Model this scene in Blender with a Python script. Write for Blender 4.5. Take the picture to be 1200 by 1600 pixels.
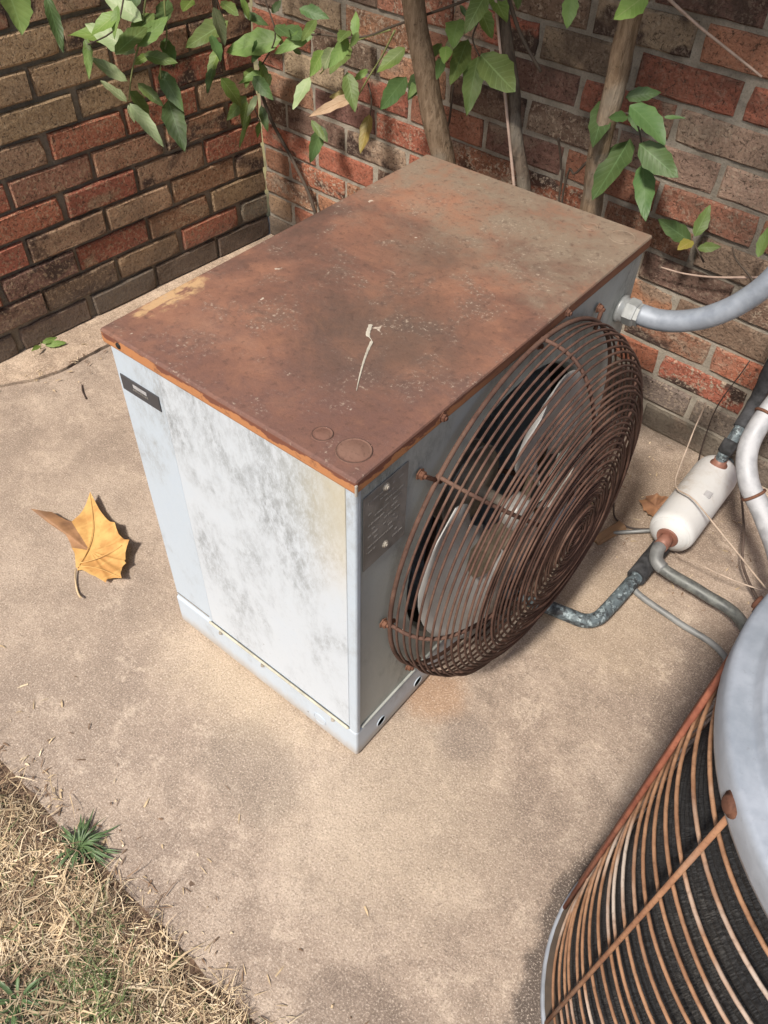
import bpy, bmesh, math, random
from mathutils import Vector, Matrix, noise as mnoise
R = math.radians
random.seed(11)
for o in list(bpy.data.objects): bpy.data.objects.remove(o)
scene = bpy.context.scene
COL = scene.collection

# ------------------------------------------------------------------ camera
cam = bpy.data.cameras.new('camera'); camo = bpy.data.objects.new('camera', cam); COL.objects.link(camo)
cam.sensor_fit = 'VERTICAL'; cam.sensor_height = 24; cam.lens = 18.98; cam.clip_start = 0.02; cam.clip_end = 400
_f = Vector((-0.416465, 0.540186, -0.73127)).normalized(); _r = Vector((0.776623, 0.629554, 0.022756)); _r = (_r - _f * _r.dot(_f)).normalized(); _u = _r.cross(_f)
M = Matrix(((_r.x, _u.x, -_f.x, .3936), (_r.y, _u.y, -_f.y, -.4591), (_r.z, _u.z, -_f.z, 1.2240), (0, 0, 0, 1)))
camo.matrix_world = M
scene.camera = camo
scene.render.resolution_x = 768; scene.render.resolution_y = 1024

# ------------------------------------------------------------------ world, sun, exposure
SUN_EL = 52
world = bpy.data.worlds.new('World'); scene.world = world; world.use_nodes = True
wn = world.node_tree; wn.nodes.clear()
sky = wn.nodes.new('ShaderNodeTexSky'); sky.sky_type = 'NISHITA'; sky.sun_disc = False
sky.sun_elevation = R(SUN_EL); sky.sun_rotation = R(175); sky.dust_density = 3.0; sky.air_density = 1.0
bg = wn.nodes.new('ShaderNodeBackground'); bg.inputs['Strength'].default_value = 0.095
wo = wn.nodes.new('ShaderNodeOutputWorld'); wn.links.new(sky.outputs[0], bg.inputs[0]); wn.links.new(bg.outputs[0], wo.inputs[0])
sl = bpy.data.lights.new('sun', 'SUN'); sl.energy = 3.6; sl.angle = R(6); sl.color = (1.0, .925, .83)
so = bpy.data.objects.new('sun', sl); COL.objects.link(so); so.rotation_euler = (R(90 - SUN_EL), 0, R(5)); so.location = (0, -4, 5)
vs = scene.view_settings; vs.view_transform = 'Standard'; vs.look = 'None'; vs.gamma = 1; vs.use_curve_mapping = False
vs.exposure = 0.42

# ------------------------------------------------------------------ helpers
def link(o, parent=None):
    COL.objects.link(o)
    if parent is not None: o.parent = parent
    return o
def tag(o, label=None, cat=None, group=None, kind=None):
    if label: o['label'] = label
    if cat: o['category'] = cat
    if group: o['group'] = group
    if kind: o['kind'] = kind
    return o
def empty(name, loc=(0, 0, 0), rz=0):
    o = bpy.data.objects.new(name, None); o.empty_display_size = .05; o.location = loc; o.rotation_euler = (0, 0, rz); COL.objects.link(o); return o
def build(name, bm, mats, parent=None, smooth=False):
    me = bpy.data.meshes.new(name); bm.normal_update(); bm.to_mesh(me); bm.free()
    for m in (mats if isinstance(mats, (list, tuple)) else [mats]): me.materials.append(m)
    if smooth:
        for p in me.polygons: p.use_smooth = True
    return link(bpy.data.objects.new(name, me), parent)
def B(): return bmesh.new()
def add_box(bm, lo, hi, bev=0, seg=2, mi=0):
    g = bmesh.ops.create_cube(bm, size=1)['verts']
    for v in g: v.co = Vector([lo[i] + (v.co[i] + .5) * (hi[i] - lo[i]) for i in range(3)])
    fs = set(f for v in g for f in v.link_faces)
    for f in fs: f.material_index = mi
    if bev:
        es = list(set(e for v in g for e in v.link_edges))
        bmesh.ops.bevel(bm, geom=es, offset=bev, segments=seg, profile=.5, affect='EDGES')
    return bm
def smoothpath(pts, n=6):
    P = [Vector(p) for p in pts]
    if len(P) < 3: return P
    out = []
    for i in range(len(P) - 1):
        a = P[max(i - 1, 0)]; b = P[i]; c = P[i + 1]; d = P[min(i + 2, len(P) - 1)]
        for k in range(n):
            t = k / n
            out.append(.5 * ((2 * b) + (c - a) * t + (2 * a - 5 * b + 4 * c - d) * t * t + (3 * b - a - 3 * c + d) * t ** 3))
    out.append(P[-1]); return out
def add_tube(bm, pts, r, seg=8, cap=True, closed=False, rfun=None, mi=0):
    P = [Vector(p) for p in pts]; n = len(P); rings = []
    t0 = (P[1] - P[0]).normalized(); ref = Vector((0, 0, 1)) if abs(t0.z) < .9 else Vector((1, 0, 0))
    nrm = (ref - t0 * ref.dot(t0)).normalized()
    for i in range(n):
        if closed: t = (P[(i + 1) % n] - P[i - 1]).normalized()
        else: t = (P[min(i + 1, n - 1)] - P[max(i - 1, 0)]).normalized()
        nrm = (nrm - t * nrm.dot(t)).normalized(); bn = t.cross(nrm)
        rr = rfun(i / (n - 1)) if rfun else (r[i] if isinstance(r, (list, tuple)) else r)
        rings.append([bm.verts.new(P[i] + (nrm * math.cos(2 * math.pi * k / seg) + bn * math.sin(2 * math.pi * k / seg)) * rr) for k in range(seg)])
    m = n if closed else n - 1
    for i in range(m):
        a = rings[i]; b = rings[(i + 1) % n]
        for k in range(seg):
            f = bm.faces.new((a[k], a[(k + 1) % seg], b[(k + 1) % seg], b[k])); f.smooth = True; f.material_index = mi
    if cap and not closed:
        bm.faces.new(rings[0][::-1]).material_index = mi; bm.faces.new(rings[-1]).material_index = mi
    return bm
def add_lathe(bm, prof, origin=(0, 0, 0), axis='Z', seg=48, mi=0, smooth=True):
    """prof: list of (radius, height) along the axis"""
    o = Vector(origin); rings = []
    for r, h in prof:
        ring = []
        for k in range(seg):
            a = 2 * math.pi * k / seg; c, s = math.cos(a) * r, math.sin(a) * r
            p = {'Z': (c, s, h), 'X': (h, c, s), 'Y': (s, h, c)}[axis]
            ring.append(bm.verts.new(o + Vector(p)))
        rings.append(ring)
    for a, b in zip(rings[:-1], rings[1:]):
        for k in range(seg):
            f = bm.faces.new((a[k], a[(k + 1) % seg], b[(k + 1) % seg], b[k])); f.smooth = smooth; f.material_index = mi
    if prof[0][0] > 1e-6: bm.faces.new(rings[0][::-1]).material_index = mi
    if prof[-1][0] > 1e-6: bm.faces.new(rings[-1]).material_index = mi
    return bm
def circle(center, r, axis='X', n=72):
    c = Vector(center); out = []
    for k in range(n):
        a = 2 * math.pi * k / n; u, v = math.cos(a) * r, math.sin(a) * r
        out.append(c + Vector({'X': (0, u, v), 'Z': (u, v, 0), 'Y': (v, 0, u)}[axis]))
    return out
def hexbolt(name, parent, pos, axis, r, h, mat, washer=True):
    bm = B(); d = Vector(axis).normalized()
    q = Vector((0, 0, 1)).rotation_difference(d).to_matrix().to_4x4()
    add_lathe(bm, [(r * 1.35, 0), (r * 1.35, h * .16), (r, h * .18), (r, h * .62), (r * .86, h * .68), (r * .5, h * .7), (r * .5, h), (0, h)], seg=6 if r > .0045 else 8, smooth=False)
    bmesh.ops.transform(bm, matrix=Matrix.Translation(pos) @ q, verts=bm.verts)
    return build(name, bm, mat, parent)

# ------------------------------------------------------------------ materials
class NT:
    def __init__(s, name, rough=.8, metal=0.0, spec=.5):
        s.m = bpy.data.materials.new(name); s.m.use_nodes = True; s.t = s.m.node_tree
        s.b = s.t.nodes['Principled BSDF']; s.b.inputs['Roughness'].default_value = rough; s.b.inputs['Metallic'].default_value = metal
        s.b.inputs['Specular IOR Level'].default_value = spec; s._p = None
    def n(s, ty, **kw):
        nd = s.t.nodes.new('ShaderNode' + ty)
        for k, v in kw.items(): setattr(nd, k, v)
        return nd
    def put(s, sock, v):
        if isinstance(v, bpy.types.NodeSocket): s.t.links.new(v, sock)
        elif v is not None:
            if isinstance(v, (tuple, list)) and len(v) == 3 and sock.type == 'RGBA': v = (*v, 1)
            sock.default_value = v
    def pos(s, obj=False):
        if obj: return s.n('TexCoord').outputs['Object']
        if s._p is None: s._p = s.n('NewGeometry').outputs['Position']
        return s._p
    def mapping(s, vec, scale=(1, 1, 1), loc=(0, 0, 0), rot=(0, 0, 0)):
        nd = s.n('Mapping'); s.put(nd.inputs[0], vec); nd.inputs['Scale'].default_value = scale; nd.inputs['Location'].default_value = loc; nd.inputs['Rotation'].default_value = rot
        return nd.outputs[0]
    def noise(s, scale, detail=4, rough=.6, vec=None, dist=0):
        nd = s.n('TexNoise'); s.put(nd.inputs['Vector'], vec if vec is not None else s.pos()); nd.inputs['Scale'].default_value = scale
        nd.inputs['Detail'].default_value = detail; nd.inputs['Roughness'].default_value = rough; nd.inputs['Distortion'].default_value = dist
        return nd.outputs['Fac']
    def voro(s, scale, vec=None, feat='F1', out='Distance'):
        nd = s.n('TexVoronoi', feature=feat); s.put(nd.inputs['Vector'], vec if vec is not None else s.pos()); nd.inputs['Scale'].default_value = scale
        return nd.outputs[out]
    def ramp(s, fac, a, b, va=0., vb=1.):
        nd = s.n('MapRange', interpolation_type='SMOOTHSTEP'); s.put(nd.inputs[0], fac)
        for i, v in enumerate((a, b, va, vb)): nd.inputs[i + 1].default_value = v
        return nd.outputs[0]
    def cramp(s, fac, stops):
        nd = s.n('ValToRGB'); s.put(nd.inputs[0], fac); el = nd.color_ramp.elements
        while len(el) < len(stops): el.new(.5)
        for e, (p, c) in zip(el, stops): e.position = p; e.color = (*c, 1)
        return nd.outputs[0]
    def mix(s, fac, a, b, mode='MIX'):
        nd = s.n('Mix', data_type='RGBA', blend_type=mode); s.put(nd.inputs[0], fac); s.put(nd.inputs[6], a); s.put(nd.inputs[7], b); return nd.outputs[2]
    def math(s, op, a, b=None):
        nd = s.n('Math', operation=op); s.put(nd.inputs[0], a)
        if b is not None: s.put(nd.inputs[1], b)
        return nd.outputs[0]
    def sep(s, vec): 
        nd = s.n('SeparateXYZ'); s.put(nd.inputs[0], vec); return nd.outputs
    def blob(s, x, y, r, soft=.6, dist=None, sx=1., sy=1., amp=1.7):
        """1 inside a ragged patch round world point (x,y)"""
        v = s.sep(s.pos()); dx = s.math('MULTIPLY', s.math('SUBTRACT', v[0], x), sx); dy = s.math('MULTIPLY', s.math('SUBTRACT', v[1], y), sy)
        d = s.math('SQRT', s.math('ADD', s.math('MULTIPLY', dx, dx), s.math('MULTIPLY', dy, dy)))
        if dist is not None: d = s.math('ADD', d, s.math('MULTIPLY', s.math('SUBTRACT', dist, .5), r * amp))
        return s.ramp(d, r * (1 - soft), r * (1 + soft * .4), 1, 0)
    def bump(s, h, strength=.3, distance=.002):
        nd = s.n('Bump'); s.put(nd.inputs['Height'], h); nd.inputs['Strength'].default_value = strength; nd.inputs['Distance'].default_value = distance
        if s.b.inputs['Normal'].links: s.put(nd.inputs['Normal'], s.b.inputs['Normal'].links[0].from_socket)
        s.t.links.new(nd.outputs[0], s.b.inputs['Normal'])
    def color(s, v): s.put(s.b.inputs['Base Color'], v); return s.m
    def rough(s, v): s.put(s.b.inputs['Roughness'], v)

def m_plain(name, col, rough=.6, metal=0, var=.25, scale=40, bump=.15):
    t = NT(name, rough, metal); n = t.noise(scale, 5, .65)
    c2 = tuple(max(0, c * (1 - var)) for c in col); c1 = tuple(min(1, c * (1 + var * .6)) for c in col)
    t.color(t.mix(t.ramp(n, .3, .7), c2, c1)); t.rough(t.ramp(n, .2, .8, rough - .1, min(1, rough + .12)))
    if bump: t.bump(t.noise(scale * 4, 3), bump, .001)
    return t.m

def m_concrete(name, tint=(1, 1, 1), stains=True):
    t = NT(name, .92, 0, .25)
    k = lambda c: tuple(a * b * q for a, b, q in zip(c, tint, (1.03, 1.01, 1.0)))
    fr = t.noise(3.2, 15, .70, None, .25); fr2 = t.noise(14, 12, .78); fine = t.noise(90, 6, .75); grain = t.noise(330, 5, .82); gr2 = t.voro(330); mid = fr2
    c = t.cramp(fr, [(.30, k((.215, .170, .138))), (.43, k((.315, .250, .200))), (.52, k((.405, .325, .258))), (.62, k((.47, .385, .31))), (.75, k((.56, .47, .385)))])
    c = t.mix(t.ramp(fr2, .505, .60, 0, .6), c, k((.245, .195, .155)))
    c = t.mix(t.ramp(fr2, .475, .39, 0, .6), c, k((.60, .50, .40)))
    c = t.mix(t.ramp(fine, .53, .64, 0, .5), c, k((.21, .165, .13))); c = t.mix(t.ramp(fine, .45, .36, 0, .45), c, k((.62, .52, .42)))
    if stains:
        d1 = t.noise(8, 14, .78)
        # pale lime bloom round the cabinet foot, greasy grey patches, rust weep
        c = t.mix(t.math('MULTIPLY', t.blob(.10, -.03, .19, .6, d1), .5), c, (.55, .45, .34))
        c = t.mix(t.math('MULTIPLY', t.blob(-.25, -.02, .10, .9, d1, .5, 1), .6), c, (.60, .48, .34))
        c = t.mix(t.math('MULTIPLY', t.blob(-.115, -.125, .10, .35, d1, 1.0, 1.4), .42), c, (.20, .165, .13))
        c = t.mix(t.math('MULTIPLY', t.blob(.24, -.30, .085, .25, d1), .42), c, (.17, .13, .105))
        c = t.mix(t.math('MULTIPLY', t.blob(.115, .135, .05, .4, d1), .4), c, (.17, .14, .125))
        c = t.mix(t.math('MULTIPLY', t.blob(.03, .17, .06, .5, d1), .55), c, (.42, .24, .13))
        c = t.mix(t.math('MULTIPLY', t.blob(.42, .10, .20, .7, d1), .3), c, (.205, .165, .14))
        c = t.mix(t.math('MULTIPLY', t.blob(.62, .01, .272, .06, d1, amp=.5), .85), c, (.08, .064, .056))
        c = t.mix(t.math('MULTIPLY', t.blob(.16, .50, .16, .5, d1), .35), c, (.55, .43, .30))
        c = t.mix(t.math('MULTIPLY', t.blob(.12, .86, .22, .9, d1), .55), c, (.19, .135, .09))  # darker brown patch on the ground near the right wall
        c = t.mix(t.math('MULTIPLY', t.blob(-.75, -.10, .5, .9, d1), .35), c, (.47, .375, .29))  # broad paler patch on the left of the slab
    # sand and aggregate showing through
    c = t.mix(t.ramp(grain, .52, .64, 0, .75), c, k((.74, .645, .545)))
    c = t.mix(t.ramp(grain, .47, .36, 0, .75), c, k((.14, .108, .088)))
    c = t.mix(t.ramp(gr2, .16, .08, 0, .4), c, k((.13, .10, .085)))
    pit = t.voro(46); c = t.mix(t.ramp(pit, .055, .03, 0, .75), c, (.07, .052, .042))
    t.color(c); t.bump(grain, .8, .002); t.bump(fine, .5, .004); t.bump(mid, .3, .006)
    return t.m

def m_brick(name, right):
    t = NT(name, .93, 0, .2); oi = t.n('ObjectInfo'); col = oi.outputs['Color']; rnd = oi.outputs['Random']
    p = t.mapping(t.pos(), (1, 1, 1.6)); 
    patch = t.noise(9, 3, .5, p, .6); mid = t.noise(38, 5, .7); fine = t.noise(150, 4, .8, None, .6); spk = t.noise(120, 3, .7, None, .4)
    fl = t.math('FRACT', t.math('MULTIPLY', rnd, 7.31)); f2 = t.math('FRACT', t.math('MULTIPLY', rnd, 17.7))
    c = col
    # firing patches: scorched and pale ends
    c = t.mix(t.math('MULTIPLY', t.ramp(patch, .50, .62), t.ramp(fl, .35, .8)), c, (.085, .055, .045))
    c = t.mix(t.math('MULTIPLY', t.ramp(patch, .46, .34), t.ramp(f2, .3, .8, 0, .8)), c, (.34, .235, .15) if not right else (.36, .27, .20))
    c = t.mix(t.ramp(mid, .55, .75, 0, .5), c, (.07, .045, .035))
    if right:
        amt = t.ramp(t.math('FRACT', t.math('MULTIPLY', rnd, 3.7)), .15, .9, .12, .95)
        c = t.mix(t.math('MULTIPLY', t.math('MULTIPLY', t.ramp(spk, .50, .60), t.ramp(mid, .36, .56)), amt), c, (.52, .415, .315))
    else:
        c = t.mix(t.ramp(spk, .50, .62, 0, .6), c, (.47, .345, .225))
    c = t.mix(t.ramp(fine, .48, .36, 0, .8), c, (.045, .03, .024))
    # soil splash along the foot of the wall
    z = t.sep(t.pos())[2]; sp = t.ramp(t.math('ADD', z, t.math('MULTIPLY', mid, .10)), .07, .19, .75, 0)
    c = t.mix(sp, c, (.17, .14, .115))
    wz = t.noise(3.2, 8, .65); c = t.mix(t.ramp(wz, .50, .68, 0, .45), c, (.085, .065, .05))
    t.color(c); t.bump(fine, 1.0, .006); t.bump(mid, .7, .010)
    return t.m
def m_mortar(name, a, b):
    t = NT(name, .95, 0, .2); n = t.noise(30, 5, .7); g = t.noise(320, 3, .7)
    c = t.mix(t.ramp(n, .3, .7), a, b); c = t.mix(t.ramp(g, .5, .7, 0, .5), c, tuple(x * .45 for x in a)); wz = t.noise(3.2, 8, .65); c = t.mix(t.ramp(wz, .48, .68, 0, .6), c, (.085, .07, .055))
    t.color(c); t.bump(g, .8, .003); t.bump(n, .5, .006); return t.m

def m_rustlid():
    t = NT('rusted_sheet_top', .75, 0, .35)
    p = t.pos(); st = t.mapping(p, (1, 1.0, 1), rot=(0, 0, .5)); v = t.sep(p)
    fr = t.noise(5.0, 14, .68, st, .5); mid = t.noise(17, 12, .74, None, .3); fine = t.noise(95, 6, .75); spk = t.noise(190, 4, .75); scr = t.noise(60, 4, .6, t.mapping(p, (1, .35, 1), rot=(0, 0, .9)))
    c = t.cramp(fr, [(.30, (.105, .065, .051)), (.42, (.17, .090, .066)), (.50, (.235, .118, .080)), (.58, (.30, .148, .094)), (.70, (.35, .19, .125))])
    c = t.mix(t.ramp(mid, .50, .66, 0, .7), c, (.145, .095, .072))
    c = t.mix(t.ramp(mid, .44, .30, 0, .5), c, (.36, .185, .115))
    d1 = t.noise(12, 12, .70)
    near = t.ramp(t.math('ADD', t.math('SUBTRACT', v[1], t.math('MULTIPLY', v[0], .45)), t.math('MULTIPLY', t.math('SUBTRACT', d1, .5), .5)), .36, .06, 0, .85)
    c = t.mix(t.math('MULTIPLY', near, t.ramp(mid, .35, .6, .55, 1)), c, (.150, .080, .066))
    far = t.ramp(t.math('ADD', t.math('ADD', v[1], t.math('MULTIPLY', v[0], .25)), t.math('MULTIPLY', t.math('SUBTRACT', d1, .5), .7)), .30, .58)
    c = t.mix(t.math('MULTIPLY', far, t.ramp(mid, .32, .56, .30, .9)), c, (.235, .185, .135))
    c = t.mix(t.math('MULTIPLY', t.blob(-.14, .22, .13, .9, d1), .7), c, (.095, .070, .056))
    c = t.mix(t.math('MULTIPLY', t.blob(-.21, .42, .09, .9, d1), .55), c, (.115, .085, .066))
    # primer laid bare by a scrape, lichen spots
    c = t.mix(t.math('MULTIPLY', t.blob(-.405, .10, .035, .35, t.noise(34, 4, .7), 1.6, .6), t.ramp(scr, .40, .5)), c, (.50, .32, .17))
    c = t.mix(t.math('MULTIPLY', t.ramp(spk, .55, .68), t.ramp(mid, .50, .60, 0, .75)), c, (.44, .35, .27))
    c = t.mix(t.ramp(t.noise(30, 3, .6), .72, .745, 0, .85), c, (.55, .47, .38))
    c = t.mix(t.ramp(fine, .47, .33, 0, .5), c, (.080, .048, .038))
    t.color(c); t.rough(t.ramp(mid, .3, .7, .48, .85)); t.bump(fine, .35, .0015); t.bump(spk, .25, .001); t.bump(mid, .2, .003)
    return t.m
def m_rustlip():
    t = NT('rusted_lip_with_primer', .75, 0, .35)
    v = t.sep(t.pos()); n = t.noise(13, 5, .65, t.mapping(t.pos(), (1, 1, 2.6))); f = t.noise(80, 4, .7)
    # primer survives along the lower half of the fold
    edge = t.math('ADD', v[2], t.math('MULTIPLY', t.math('SUBTRACT', n, .5), .05))
    k = t.ramp(edge, .6225, .6205)
    c = t.mix(k, (.18, .07, .045), (.45, .20, .085))
    c = t.mix(t.ramp(t.math('ADD', v[1], t.math('MULTIPLY', n, .1)), .12, .35, 0, .85), c, (.17, .075, .045))
    c = t.mix(t.ramp(f, .52, .72, 0, .6), c, (.12, .05, .035))
    t.color(c); t.bump(f, .3, .001); return t.m
def m_paint(name, base, dirt, amt, yellow=False, rough=.42):
    t = NT(name, rough, 0, .5); p = t.pos(); v = t.sep(p)
    st = t.mapping(p, (1, 1, .45), rot=(0, .6, 0)); streak = t.noise(62, 12, .86, st, .1); cloud = t.noise(6.5, 10, .66, t.mapping(p, (1, 1, .8), rot=(0, .6, 0)), .3); fine = t.noise(170, 3, .7); chips = t.noise(55, 3, .6)
    c = t.mix(t.math('MULTIPLY', t.math('MULTIPLY', t.ramp(streak, .40, .62), t.ramp(t.math('ADD', cloud, t.ramp(v[2], .05, .6, -.05, .04)), .44, .64)), amt), base, dirt)
    c = t.mix(t.ramp(cloud, .5, .28, 0, .35), c, tuple(min(1, x * y) for x, y in zip(base, (.93, .98, 1.04))))
    if yellow:
        k = t.math('MULTIPLY', t.ramp(t.math('ADD', v[0], t.math('MULTIPLY', streak, .12)), -.04, .06, 0, .8), t.ramp(t.math('ADD', v[2], t.math('MULTIPLY', cloud, .2)), .42, .72))
        c = t.mix(k, c, (.62, .52, .34))
        k2 = t.math('MULTIPLY', t.ramp(t.math('ADD', v[0], t.math('MULTIPLY', streak, .1)), -.10, .02), t.ramp(t.math('ADD', v[2], t.math('MULTIPLY', streak, .16)), .62, .52, 1, 0))
        c = t.mix(t.math('MULTIPLY', k2, .45), c, (.40, .41, .36))
    foot = t.ramp(t.math('ADD', v[2], t.math('MULTIPLY', streak, .05)), .065, .022, 0, .8)
    c = t.mix(foot, c, (.36, .28, .19))
    c = t.mix(t.ramp(chips, .745, .77), c, (.10, .085, .075))
    c = t.mix(t.ramp(fine, .60, .76, 0, .25 * amt), c, dirt)
    t.color(c); t.rough(t.ramp(streak, .3, .7, rough, rough + .3)); t.bump(streak, .12, .002); t.bump(cloud, .2, .006)
    return t.m
def m_rustwire(name, a, b, c3, k=.5):
    t = NT(name, .8, 0, .3); n = t.noise(30, 4, .6); f = t.noise(160, 4, .7); w = t.noise(9, 3, .5)
    c = t.mix(t.ramp(n, .35, .65), a, b); c = t.mix(t.ramp(w, .52, .68, 0, k), c, c3); c = t.mix(t.ramp(f, .5, .72, 0, .5), c, tuple(x * .4 for x in a))
    t.color(c); t.bump(f, .4, .001); return t.m
def m_galv(name, a, b, stain=(.25, .23, .21), rough=.45, sc=22):
    t = NT(name, rough, .25, .5); n = t.noise(sc, 5, .65); w = t.noise(sc * .3, 3, .5); f = t.noise(190, 3, .7)
    c = t.mix(t.ramp(n, .32, .68), a, b); c = t.mix(t.ramp(w, .56, .72, 0, .5), c, stain); c = t.mix(t.ramp(f, .6, .78, 0, .35), c, stain)
    t.color(c); t.rough(t.ramp(n, .3, .7, rough - .08, rough + .2)); t.bump(f, .15, .0008); return t.m
def m_pipe(name):
    t = NT(name, .6, .1, .4); n = t.noise(42, 5, .7, None, .5); w = t.noise(95, 4, .7)
    c = t.mix(t.ramp(n, .40, .58), (.035, .038, .042), (.13, .165, .18)); c = t.mix(t.ramp(w, .52, .66), c, (.33, .40, .42)); c = t.mix(t.ramp(n, .66, .74, 0, .7), c, (.20, .13, .09))
    t.color(c); t.bump(w, .4, .001); return t.m
def m_leaf(name, a, b, vein, trans=.3, rough=.5):
    t = NT(name, rough, 0, .4); oi = t.n('ObjectInfo'); rnd = oi.outputs['Random']; n = t.noise(26, 4, .6); f = t.noise(240, 3, .6)
    uv = t.sep(t.n('TexCoord').outputs['UV'])
    c = t.mix(t.ramp(n, .3, .7), a, b); hs = t.n('HueSaturation'); t.put(hs.inputs['Color'], c); t.put(hs.inputs['Value'], t.ramp(rnd, 0, 1, .72, 1.25)); t.put(hs.inputs['Hue'], t.ramp(rnd, 0, 1, .487, .512)); hs.inputs['Saturation'].default_value = .92
    c = hs.outputs[0]
    mid = t.ramp(t.math('ABSOLUTE', uv[1]), .035, .06, .75, 0)
    sv = t.math('ABSOLUTE', t.math('SUBTRACT', t.math('FRACT', t.math('MULTIPLY', t.math('SUBTRACT', uv[0], t.math('MULTIPLY', t.math('ABSOLUTE', uv[1]), .22)), 8)), .5))
    side = t.ramp(sv, .40, .48, 0, .4)
    c = t.mix(mid, c, vein); c = t.mix(side, c, vein)
    c = t.mix(t.ramp(f, .62, .74, 0, .4), c, tuple(x * .5 for x in a))
    t.color(c); t.bump(sv, .25, .002)
    tr = t.n('BsdfTranslucent'); t.put(tr.inputs[0], t.mix(.5, c, (.16, .30, .03))); mx = t.n('MixShader'); mx.inputs[0].default_value = trans
    out = t.t.nodes['Material Output']; t.t.links.new(t.b.outputs[0], mx.inputs[1]); t.t.links.new(tr.outputs[0], mx.inputs[2]); t.t.links.new(mx.outputs[0], out.inputs[0])
    return t.m
def m_bark(name, a, b):
    t = NT(name, .9, 0, .2); st = t.mapping(t.pos(), (1, 1, .22)); n = t.noise(120, 5, .7, st, .4); w = t.noise(14, 3, .5)
    c = t.mix(t.ramp(n, .35, .65), a, b); c = t.mix(t.ramp(w, .5, .7, 0, .5), c, (.24, .22, .18)); kn = t.noise(60, 4, .7); c = t.mix(t.ramp(kn, .60, .68, 0, .7), c, tuple(x * .4 for x in a)); t.color(c); t.bump(n, 1.0, .005); t.bump(kn, .5, .004); return t.m

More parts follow.
